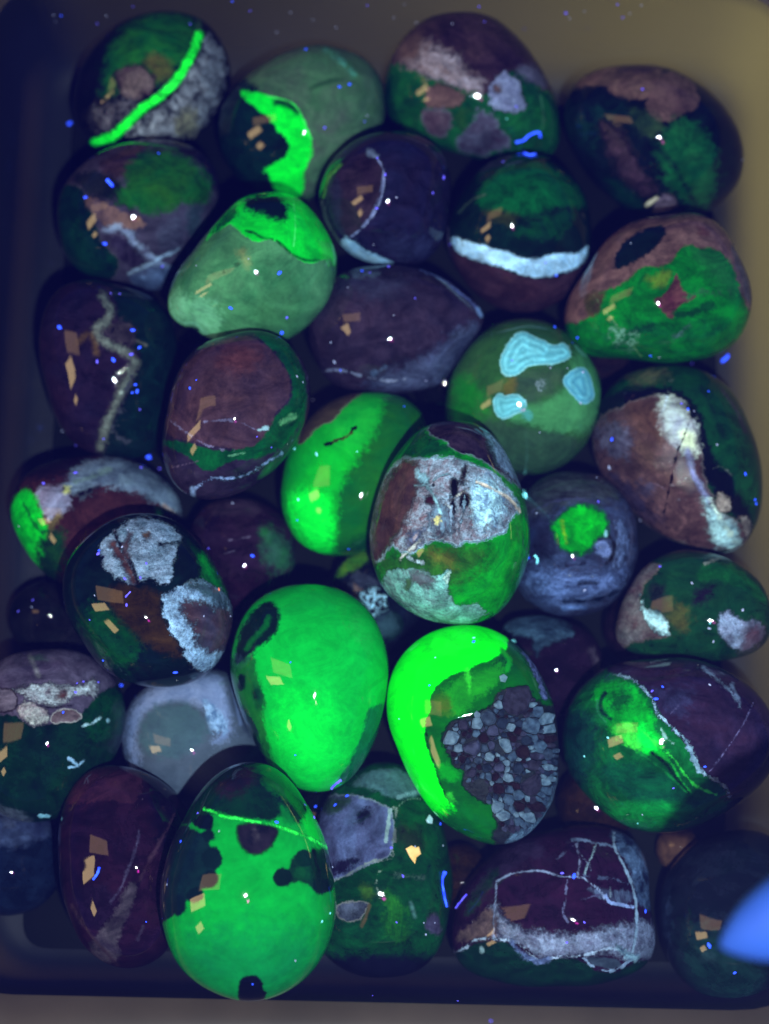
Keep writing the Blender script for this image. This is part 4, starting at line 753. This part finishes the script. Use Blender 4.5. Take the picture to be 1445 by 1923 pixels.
GROUPNAME = 'polished stones heaped in the tub'
BV, BF = [], []; boff = 0
def submesh(name, V, NRM, faces, attrs):
    used = np.unique(faces); remap = np.full(len(V), -1); remap[used] = np.arange(len(used)); fc = remap[faces]
    me = bpy.data.meshes.new(name)
    me.vertices.add(len(used)); me.vertices.foreach_set('co', V[used].astype(np.float32).ravel())
    me.loops.add(fc.size); me.loops.foreach_set('vertex_index', fc.astype(np.int32).ravel())
    me.polygons.add(len(fc)); me.polygons.foreach_set('loop_start', np.arange(0, fc.size, 4, dtype=np.int32))
    me.update(calc_edges=True)
    for k, v in attrs.items():
        at_ = me.attributes.new(k, 'FLOAT', 'POINT'); at_.data.foreach_set('value', v[used].astype(np.float32))
    me.shade_smooth(); me.normals_split_custom_set_from_vertices(NRM[used].astype(np.float32))
    return me
for si, s in enumerate(STONES):
    c, th, R, Z = s['c'], s['th'], s['R'], s['Z']; n = len(th)
    ts = np.concatenate([np.linspace(0.012, math.pi/2, 66), math.pi/2+np.linspace(0, math.pi/2-.012, 17)[1:]])
    P0 = at(c[0], c[1], Z); wv = -ray(*c); wv /= np.linalg.norm(wv)
    q = c+np.stack([np.cos(th), np.sin(th)], 1)*R[:, None]
    D = (q[:, :1]-CX)*RIGHT-(q[:, 1:]-CY)*UP+F*FWD
    tt = ((P0-CAM)@wv)/(D@wv); EQ = CAM+D*tt[:, None]-P0               # outline on the plane through the centre
    hp = s['hp']*K*Z/F
    rho = np.sin(ts)[:, None, None]; zz = np.cos(ts)[:, None]
    U = np.concatenate([rho*np.stack([np.cos(th), np.sin(th)], 1)[None], np.broadcast_to(zz[:, :, None], (len(ts), n, 1))], 2).reshape(-1, 3)
    wob = .026*sines(U, si+50, 2.6)+.007*sines(U, si+90, 5.5)
    V = (rho*EQ[None]).reshape(-1, 3)+(np.repeat(zz[:, 0], n)*hp*(1+wob*1.6))[:, None]*wv
    V = V*(1+.5*wob*np.abs(np.repeat(zz[:, 0], n)))[:, None]
    px = project(V+P0)
    attrs = {}
    disp = np.zeros(len(V))
    for i, ly in enumerate(s['layers']):
        v = sdf(px, pts(ly['p']), ly.get('wd')); attrs['m%d' % i] = v
        if 'dz' in ly:
            disp += np.clip(v/4+.5, 0, 1)*(ly['dz']+.5*abs(ly['dz'])*sines(V/K, si*9+i, .16, 14))
    nr = len(ts)
    idx = np.arange(nr*n).reshape(nr, n); a, b = idx[:-1], idx[1:]
    faces = np.stack([a, b, np.roll(b, -1, 1), np.roll(a, -1, 1)], -1).reshape(-1, 4)
    # close the two tiny pole openings with quads built from neighbouring ring vertices
    def fan(ring, flip):
        o_ = []
        for k in range(0, n//2-1):
            fq = [ring[k], ring[k+1], ring[n-2-k], ring[n-1-k]]; o_.append(fq[::-1] if flip else fq)
        return np.array(o_)
    faces = np.vstack([faces, fan(idx[0], False), fan(idx[-1], True)])
    # outward normals
    def vnorm(V):
        G = V.reshape(nr, n, 3); dth = np.roll(G, -1, 1)-np.roll(G, 1, 1); dt = np.gradient(G, axis=0)
        Nn = np.cross(dth, dt).reshape(-1, 3); Nn /= np.linalg.norm(Nn, axis=1)[:, None]+1e-12
        sg = np.sign((Nn*V).sum(1).mean()); return Nn*sg
    NR = vnorm(V)
    if np.any(disp): V = V+NR*(disp*K)[:, None]; NR = vnorm(V)
    fn = np.cross(V[faces[500, 1]]-V[faces[500, 0]], V[faces[500, 2]]-V[faces[500, 0]])
    if fn@NR[faces[500, 0]] < 0: faces = faces[:, ::-1]
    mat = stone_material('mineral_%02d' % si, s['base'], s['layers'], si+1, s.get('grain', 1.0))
    owner = np.full(len(faces), -1)
    for i, ly in enumerate(s['layers']):
        if 'part' in ly: owner[(attrs['m%d' % i][faces].mean(1) > 0) & ((np.arange(len(faces)) < 72*n) | ((np.arange(len(faces)) >= (nr-1)*n) & (np.arange(len(faces)) < (nr-1)*n+n//2-1)))] = i
    me = submesh('polished_stone', V, NR, faces[owner == -1], attrs)
    o = mesh_obj('polished_stone', me, mat, None, P0)
    tagged(o, s['label'], 'stone', GROUPNAME)
    s['obj'] = o
    for i in np.unique(owner):
        if i < 0 or (owner == i).sum() < 8: continue
        ly = s['layers'][i]
        p = mesh_obj(ly['part'], submesh(ly['part'], V, NR, faces[owner == i], attrs), mat, o)
        if 'pl' in ly: p['label'] = ly['pl']
    BV.append(V+P0); BF.append(faces+boff); boff += len(V)
    s['V'], s['N'] = V+P0, NR
BVH = BVHTree.FromPolygons(np.vstack(BV).tolist(), np.vstack(BF).tolist())
def hit(x, y):
    d = Vector(ray(x, y)).normalized(); loc, nm, i, dist = BVH.ray_cast(Vector(CAM), d)
    if loc is None:
        loc = Vector(at(x, y, floorZ(x, y, 0)));  lx, ly = loc.x, loc.y
        nm = Vector((0, 0, 1))
        # specks beyond the foot of the wall cling to the wall
        for (lo, hi, ax, sg) in ((X0, None, 0, -1), (None, X1, 0, 1), (Y0, None, 1, -1), (None, Y1, 1, 1)):
            lim = (lo if lo is not None else hi)+sg*4*K
            if (loc[ax]-lim)*sg > 0:
                t = (lim-CAM[ax])/(loc[ax]-CAM[ax]); loc = Vector(CAM)+(loc-Vector(CAM))*t; nm = Vector([0, 0, 0]); nm[ax] = -sg
    if nm.dot(d) > 0: nm = -nm
    return loc, nm
# ------------------------------------------------------------------ rubble set in the green crescent stone: every fragment is a piece
VS = next(s for s in STONES if s['key'] == 'V'); vo = VS['obj']
def clip(poly, p, n):
    out = []
    for i in range(len(poly)):
        a, b = poly[i-1], poly[i]; da, db = (a-p)@n, (b-p)@n
        if (da <= 0) != (db <= 0): out.append(a+(b-a)*(da/(da-db)))
        if db <= 0: out.append(b)
    return out
REG = pts('838,1392 846,1370 856,1358 884,1352 906,1342 934,1322 938,1304 960,1293 992,1293 1006,1326 1030,1340 1042,1390 1044,1440 1034,1490 1004,1540 960,1562 938,1552 932,1522 904,1498 880,1480 878,1456 858,1436')
fixed = [(968, 1318, 34), (852, 1385, 16), (944, 1402, 19), (886, 1402, 20), (900, 1480, 22), (996, 1470, 26), (996, 1362, 20), (920, 1350, 16), (980, 1412, 15), (925, 1372, 14), (872, 1362, 11), (1012, 1400, 14), (972, 1442, 13), (938, 1440, 12)]
cand = [(x, y, r) for x, y, r in fixed]
FIXPOLY = {0: '932,1302 950,1293 990,1289 1000,1306 1006,1330 990,1338 968,1346 944,1342 930,1326', 1: '856,1358 870,1364 866,1380 852,1408 838,1408 833,1392 840,1374', 2: '936,1384 960,1386 974,1402 962,1414 950,1416 938,1398',
 3: '880,1394 904,1386 908,1402 896,1424 884,1432 862,1420 866,1402', 4: '876,1464 896,1476 920,1502 914,1512 890,1508 874,1484', 5: '976,1472 1010,1448 1022,1440 1016,1470 1002,1504 990,1512 978,1494'}
tries = 0
while tries < 9000:
    tries += 1
    x, y = random.uniform(836, 1046), random.uniform(1290, 1564); r = (random.choice((9, 11, 13)) if tries < 500 else random.choice((6, 7.5, 9)) if tries < 2500 else random.choice((3.6, 4.5, 5.5)))
    if sdf(np.array([[x, y]]), REG)[0] < r*.8: continue
    if all(math.hypot(x-a, y-b) > (r+c)*.74 for a, b, c in cand): cand.append((x, y, r))
fm = [simple('rubble_%d' % i, c, .3, 0, 900, c2, 1.25) for i, (c, c2) in enumerate([((78,76,108), (40,36,64)), ((60,76,108), (34,42,72)), ((160,196,220), (86,116,146)), ((100,106,144), (54,56,90)), ((56,38,62), (36,24,50)), ((44,54,84), (92,114,142)), ((112,146,178), (54,72,106))])]
fixmat = [0, 2, 2, 3, 3, 0, 6, 5, 4, 3, 0, 6, 1, 3]
nfr = 0
for m in fm:
    N, L = m.node_tree.nodes, m.node_tree.links; bp = N.new('ShaderNodeBump'); nz = N.new('ShaderNodeTexNoise'); nz.inputs['Scale'].default_value = 1500; nz.inputs['Detail'].default_value = 6
    bp.inputs['Strength'].default_value = 1; bp.inputs['Distance'].default_value = 4*K; L.new(nz.outputs[0], bp.inputs['Height']); L.new(bp.outputs[0], N['Principled BSDF'].inputs['Normal'])
for i, (x, y, r) in enumerate(cand):
    if nfr >= 295: break
    ns = random.choice((4, 5, 5, 6, 7)); an = np.sort(np.linspace(0, 2*math.pi, ns+1)[:-1]+np.array([random.uniform(-.35, .35) for _ in range(ns)]))+random.uniform(0, 6)
    sx_ = random.uniform(.75, 1.0); ro_ = random.uniform(0, 3)
    poly = []
    for a in an:
        v = r*random.uniform(1.2, 1.75)*np.array([math.cos(a)*sx_, math.sin(a)/sx_]); poly.append(np.array([x, y])+np.array([v[0]*math.cos(ro_)-v[1]*math.sin(ro_), v[0]*math.sin(ro_)+v[1]*math.cos(ro_)]))
    if i in FIXPOLY: poly = list(pts(FIXPOLY[i]))
    for (a, b, c) in cand:
        if (a, b) == (x, y): continue
        d = math.hypot(a-x, b-y)
        if d > (r+c)*2: continue
        nn = np.array([a-x, b-y])/d; m_ = np.array([x, y])+nn*(d*r/(r+c)-random.uniform(.2, .9))
        poly = clip(poly, m_, nn)
        if len(poly) < 3: break
    if len(poly) < 3: continue
    poly = np.array(poly); ctr = poly.mean(0)
    poly = np.vstack([[p*.88+np.roll(poly, -1, 0)[j]*.12, p*.12+np.roll(poly, -1, 0)[j]*.88] for j, p in enumerate(poly)])
    poly = poly+(poly-ctr)*np.random.uniform(-.09, .05, (len(poly), 1))
    if sdf(ctr[None], REG)[0] < 0: continue
    lift = random.uniform(2.5, 4.5)+r*.25*random.random(); tilt = np.array([random.uniform(-1, 1), random.uniform(-1, 1)])*.16; rings = []
    Vv = []; ok = True
    for sc_, hh in ((1.0, -2.5), (.98, lift*.35), (.74, lift)):
        for p in ctr+(poly-ctr)*sc_:
            P, nn = hit(*p)
            tl_ = float((p-ctr)@tilt)*.9 if hh > 0 else 0
            Vv.append(np.array(P+nn*((max(hh+tl_, -2)+3+random.uniform(-.3, .3))*K)))
    n = len(poly); fs = []
    for k in range(2):
        for j in range(n): j2 = (j+1) % n; fs.append((k*n+j, k*n+j2, (k+1)*n+j2, (k+1)*n+j))
    fs.append(tuple(range(2*n, 3*n)))
    org = np.array(vo.location)
    me = make_mesh('rock_fragment', np.array(Vv)-org, fs, False)
    o = mesh_obj('rock_fragment', me, fm[fixmat[i]] if i < len(fixmat) else random.choice(fm), vo); nfr += 1
    o.location = (0, 0, 0)

# ------------------------------------------------------------------ chips, fibres and dust
def chip(x, y, outline, h, mat, label, name='mineral_flake', cat='flake'):
    P, nn = hit(x, y); p2 = pts(outline); n = len(p2); c = p2.mean(0)
    q = [np.array(hit(*p)[0]) for p in p2]; C0 = np.mean(q, 0); nn = np.array(nn); Vv = []
    for s_, hh in ((1, -1), (1, h*.6), (.78, h)):
        for k, v in enumerate(q): Vv.append((v-C0)*s_+nn*(hh+random.uniform(-.3, .3))*K)
    fs = [tuple(range(n))[::-1]]
    for k in range(2):
        for j in range(n): j2 = (j+1) % n; fs.append((k*n+j, k*n+j2, (k+1)*n+j2, (k+1)*n+j))
    fs.append(tuple(range(2*n, 3*n)))
    return tagged(mesh_obj(name, make_mesh(name, Vv, fs, False), mat, None, C0), label, cat)
chip(774, 1604, '762,1594 772,1588 780,1592 786,1590 790,1604 782,1610 779,1622 770,1610', 4, simple('cream', (250,200,130), .5, .35, 400, (225,170,100)), 'cream coloured angular flake lying on the dark green veined stone')
chip(805, 1540, '800,1540 806,1530 812,1538 811,1547 804,1546', 3, simple('white_chip', (170,215,220), .5, .2, 400), 'small white angular flake on the dark green veined stone, right of the cream flake')
chip(945, 1274, '938,1270 946,1266 953,1272 949,1282 940,1280', 3, simple('grey_chip', (110,150,160), .5, .1, 400, (60,90,100)), 'tiny square grey flake on the dark green heart of the crescent stone')
chip(898, 1345, '890,1340 896,1334 904,1342 900,1350 893,1350', 4, fm[2], 'small pale blue flake at the upper edge of the grey rubble')

BLUE = simple('blue_glow', (60,100,255), .6, 2.0, 500, (25,45,245)); BLUE2 = simple('violet_glow', (120,110,250), .6, 1.0, 500, (70,60,235))
PALE = simple('pale_lint', (190,200,235), .6, .35, 500, (130,140,190)); CYAN = simple('cyan_glow', (130,235,255), .6, .9, 500); MAG = simple('magenta_glow', (225,90,240), .6, .8, 500)
ORG = simple('orange_glow', (240,130,100), .6, .7, 500)
def tube(name, line, r, mat, label, cat, head=1.0):
    p2 = chaikin(pts(line), False, 2); n = 7; R_ = []
    q = [hit(*p) for p in p2]; C0 = np.array(q[len(q)//2][0])
    for i, (P, nn) in enumerate(q):
        P = np.array(P); nn = np.array(nn)
        d = np.array(q[min(i+1, len(q)-1)][0])-np.array(q[max(i-1, 0)][0]); d /= np.linalg.norm(d)+1e-9
        sd = np.cross(d, nn); sd /= np.linalg.norm(sd)+1e-9
        rr = r*random.uniform(.75, 1.2)*(head if i < len(q)*.25 else 1)*(.45 if i in (0, len(q)-1) else 1)*K
        R_.append([P+nn*rr*1.2+rr*(math.cos(a)*sd+math.sin(a)*nn)-C0 for a in np.linspace(0, 2*math.pi, n+1)[:-1]])
    V, fs = strip([np.array(x) for x in R_], True); fs.append(tuple(range(len(V)-n, len(V))))
    return tagged(mesh_obj(name, make_mesh(name, V, fs), mat, None, C0), label, cat)
tube('lint_fibre', '968,266 984,263 990,255 1002,249 1012,247 1014,257', 2.2, BLUE, 'bright blue hooked lint fibre on the brown capped stone at the back', 'fibre')
tube('lint_fibre', '971,290 984,289 996,294 1006,291', 2.0, BLUE, 'short blue lint fibre on the top edge of the white banded stone', 'fibre')
tube('lint_fibre', '832,1637 829,1652 832,1680 838,1703', 1.9, BLUE, 'long blue lint fibre hanging on the right side of the veined green stone', 'fibre', 1.9)
tube('lint_fibre', '188,1628 185,1640 176,1652', 2.1, BLUE, 'small blue lint fibre on the wine coloured stone at the lower left', 'fibre')
tube('lint_fibre', '1441,1070 1440,1082 1436,1094', 2.4, BLUE, 'blue lint fibre beside the right edge, above the white crusted stone', 'fibre')
tube('lint_fibre', '203,340 208,345 213,351', 3.2, BLUE, 'stubby blue lint fibre on the mottled stone with the round green top', 'fibre')
tube('lint_fibre', '0,716 25,726 50,724 76,722', 1.3, PALE, 'thin pale hair clinging to the left wall of the tub', 'hair')
tube('lint_fibre', '857,1706 866,1694 878,1680', 1.4, BLUE2, 'thin violet fibre on the left shoulder of the stone laced with pale veins', 'fibre')
tube('lint_fibre', '1006,1042 1012,1050 1010,1058', 2.0, CYAN, 'white and blue forked fibre on the slate blue stone, left of its green eye', 'fibre')
tube('lint_fibre', '983,922 984,932 990,936', 2.6, CYAN, 'bright white blue fleck on the right edge of the middle egg', 'fibre')
tube('lint_fibre', '622,1478 630,1470 640,1462', 2.2, BLUE2, 'violet blue lint clump at the lower tip of the largest green egg', 'fibre')
tube('lint_fibre', '236,1122 241,1116 246,1111', 1.3, BLUE2, 'tiny straight violet fibre on the brown glint of the two patched stone', 'fibre')
tube('lint_fibre', '7,990 8,998 7,1004', 3.6, BLUE, 'short upright blue lint fleck on the left wall beside the green ended stone', 'fibre')
tube('lint_fibre', '1355,680 1362,675 1368,668', 3.0, BLUE, 'blue lint fleck on the wall side just under the green stone with the star', 'fibre')

def speck_mesh(seed):
    r = random.Random(seed); V = []; fs = []
    el = r.uniform(1.2, 2.0)
    for k, (z, q) in enumerate(((-.5, .55), (0, 1), (.5, .6))):
        for j in range(6):
            a = j*math.pi/3+k*.4; s_ = q*r.uniform(.75, 1.2); V.append((s_*el*math.cos(a), s_*math.sin(a), z*.8))
    for k in range(2):
        for j in range(6): j2 = (j+1) % 6; fs.append((k*6+j, k*6+j2, k*6+6+j2, k*6+6+j))
    fs += [tuple(range(6))[::-1], tuple(range(12, 18))]
    return make_mesh('dust_speck', V, fs)
SP = """b3 115,29|b7 97,126|b5 131,232|b4 12,257|p3 90,266|b4 8,313|b3 17,365|v2 83,395|v2 3,420|p2 66,57|p3 99,86|v3 161,370|b3 436,2|v2 357,45|b3 575,93|v3 610,240|b3 638,163|b3 657,158|v2 685,228|p2 690,217|
v4 985,53|p2 1018,65|v4 1063,24|p2 1070,34|v3 1170,32|v3 1160,8|v3 1130,74|v3 970,200|c2 952,223|v2 945,304|v3 1207,168|b4 161,371|b5 198,457|v3 98,497|v3 225,552|v2 208,551|v3 305,500|b5 525,513|b4 434,578|b6 529,624|v3 539,596|p2 369,499|p2 467,486|
v3 709,297|v3 724,328|v3 708,391|v5 833,333|v3 813,362|p2 745,371|p2 702,459|b3 680,509|v2 695,512|v3 730,501|b3 1045,517|v2 1025,493|p2 1185,457|b3 1085,634|b3 1222,668|v2 1300,683|p2 1238,671|
b6 112,615|b4 250,620|b5 262,653|v4 247,665|b5 214,676|v4 183,679|b4 255,722|b3 249,737|b4 258,735|p3 118,809|b4 76,804|b8 280,858|v2 195,824|b3 357,729|p3 558,707|p2 569,718|v2 483,820|v2 510,840|b3 1042,614|p2 1066,692|p3 1095,699|p2 1014,812|p3 1090,757|
v2 780,560|p2 740,592|p2 622,643|p4 629,680|p2 800,715|c4 595,853|c5 561,938|c2 671,848|c3 554,843|b4 1150,825|p4 1145,878|v3 1280,758|b3 1292,768|p3 1347,835|b4 1400,890|b3 1420,946|b3 1418,938|m4 1432,997|p2 1121,897|p2 1304,772|
p2 1008,964|b2 994,1048|v3 1124,942|p3 1098,1108|p2 1203,977|v4 82,908|v4 142,888|v4 185,1040|b3 186,1034|p3 230,1027|v4 235,1087|v3 300,880|v3 265,878|v3 275,1058|v3 264,1085|v3 238,1136|p2 178,1118|b4 330,1262|b3 194,1240|o4 411,1107|
p3 437,945|v2 392,1030|b4 474,1044|p2 240,995|p2 383,1157|p2 433,1157|b3 890,1205|c3 890,1198|c3 963,1204|c3 967,1204|c2 818,1235|c2 750,1350|b3 1245,1290|b4 1232,1313|v3 1225,1298|p3 1333,1286|b3 1324,1440|c3 1142,1385|c3 1098,1420|c2 1198,1546|p2 1207,1530|
v3 1240,1064|v3 1392,1050|p3 1300,1095|p3 1395,1146|p3 1332,1180|c2 1334,1170|p3 1340,1205|b3 119,1338|v3 142,1300|v3 157,1280|v2 145,1283|b3 228,1287|v2 185,1281|v3 372,1527|b3 340,1580|b3 520,1544|b3 593,1515|b3 652,1495|b3 630,1512|v3 590,1535|c3 620,1715|c3 605,1730|b3 827,1547|b5 1078,1645|b4 1212,1711|b6 1332,1775|b3 1380,1827|v3 922,1918|v3 1056,1640|v3 1098,1732|v3 1065,1770|p2 412,1561|p2 625,1628|v3 735,1592|v3 757,1645|p3 800,1755|p2 817,1733|p2 555,1804|p2 780,1590|p2 832,1588|
p2 20,1040|p2 2,880|v3 10,930|p2 30,1100|p2 60,1140|v2 40,40|p2 200,30|v2 250,12|p2 520,60|v2 470,20|v2 690,10|p2 760,8|v3 900,12|v2 1230,70|v2 1290,40|p2 1412,418|p2 1395,300|v3 1105,50|p2 1350,90|p2 1420,600|v2 45,470|v2 30,560|p2 60,640|v2 22,660|p2 1330,20|v2 860,1880|v2 700,1870|v2 250,1860|v2 120,1820""".replace('\n', '').split('|')
rs = random.Random(3)
for _ in range(26): SP.append('%s%d %d,%d' % (rs.choice('vvpb'), rs.choice((2, 2, 3)), rs.randint(2, 78), rs.randint(20, 1150)))
for _ in range(16): SP.append('%s%d %d,%d' % (rs.choice('vpp'), 2, rs.randint(60, 1390), rs.randint(4, 60)))
for _ in range(26): SP.append('%s2 %d,%d' % (rs.choice('vpb'), rs.randint(100, 1380), rs.randint(80, 1850)))
MT = dict(b=BLUE, v=BLUE2, p=PALE, c=CYAN, m=MAG, o=ORG)
LB = dict(b=('tiny bright blue glowing dust speck', 'bright blue dust specks'), v=('tiny dim violet glowing dust speck', 'dim violet dust specks'),
          p=('tiny pale greyish dust speck', 'pale dust specks'), c=('tiny cyan white glowing dust speck', 'cyan white dust specks'),
          m=('tiny magenta speck by the right wall beside the cracked brown faced stone', None), o=('tiny orange speck on the rim of the two patched dark stone', None))
protos = {}
for k in MT: protos[k] = [speck_mesh(10*ord(k)+i) for i in range(4)]
for k in MT:
    for me in protos[k]: me.materials.append(MT[k])
for i, t in enumerate(SP):
    t = t.strip(); k, r = t[0], float(t[1]); x, y = map(float, t[3:].split(','))
    P, nn = hit(x, y)
    o = bpy.data.objects.new('dust_speck', random.choice(protos[k])); sc.collection.objects.link(o)
    s_ = r*.66*K*random.uniform(.8, 1.15); o.scale = (s_, s_, s_); o.location = P+nn*s_*.3
    o.rotation_euler = nn.to_track_quat('Z', 'Y').to_euler(); o.rotation_euler.rotate_axis('Z', random.uniform(0, 3))
    tagged(o, LB[k][0]+(' lying on a stone or the tub' if LB[k][1] else ''), 'dust speck', LB[k][1])

# ------------------------------------------------------------------ the blurred blue tip that pokes in over the lower right stone
ZT = 1850.0
A_ = at(1352, 1778, ZT); B_ = at(1640, 1660, ZT-60)
ax = B_-A_; Lt = np.linalg.norm(ax); ax /= Lt; sd = np.cross(ax, FWD); sd /= np.linalg.norm(sd); up_ = np.cross(sd, ax)
rings = []
for t in (0, .01, .03, .07, .13, .2, .3, .45, .65, .85, 1.0):
    r = 66*K*(1-(1-min(t/.62, 1))**2)**.8*ZT/F*1.3+.2*K
    rings.append(np.array([A_+ax*Lt*t+r*(math.cos(a)*sd+.8*math.sin(a)*up_)-A_ for a in np.linspace(0, 2*math.pi, 29)[:-1]]))
V, fs = strip(rings, True); fs.append(tuple(range(len(V)-28, len(V))))
tagged(mesh_obj('pointed_tip', make_mesh('pointed_tip', V, fs), simple('blue_white_plastic', (46,84,172), .55, .02, 60, (38,68,150)), None, A_), 'out of focus pale blue rounded tip poking in from the right edge near the bottom', 'probe')

# ------------------------------------------------------------------ added blue-emitting volume that lifts the dark gaps to navy
hz = bpy.data.materials.new('navy_lift_volume'); hz.use_nodes = True; N = hz.node_tree.nodes; N.remove(N['Principled BSDF'])
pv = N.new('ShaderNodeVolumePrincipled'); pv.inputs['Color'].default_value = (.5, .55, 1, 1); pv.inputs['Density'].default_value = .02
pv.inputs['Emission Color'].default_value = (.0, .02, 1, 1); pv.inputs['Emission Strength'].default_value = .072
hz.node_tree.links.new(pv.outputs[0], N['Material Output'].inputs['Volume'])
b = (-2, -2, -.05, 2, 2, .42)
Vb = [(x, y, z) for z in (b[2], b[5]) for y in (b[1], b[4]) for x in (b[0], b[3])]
tagged(mesh_obj('added_navy_glow', make_mesh('added_navy_glow', Vb, [(0,2,3,1),(4,5,7,6),(0,1,5,4),(2,6,7,3),(0,4,6,2),(1,3,7,5)], False), hz), kind='stuff')
print('Z', [(s['key'], round(F-s['Z'])) for s in STONES], 'fragments', nfr)
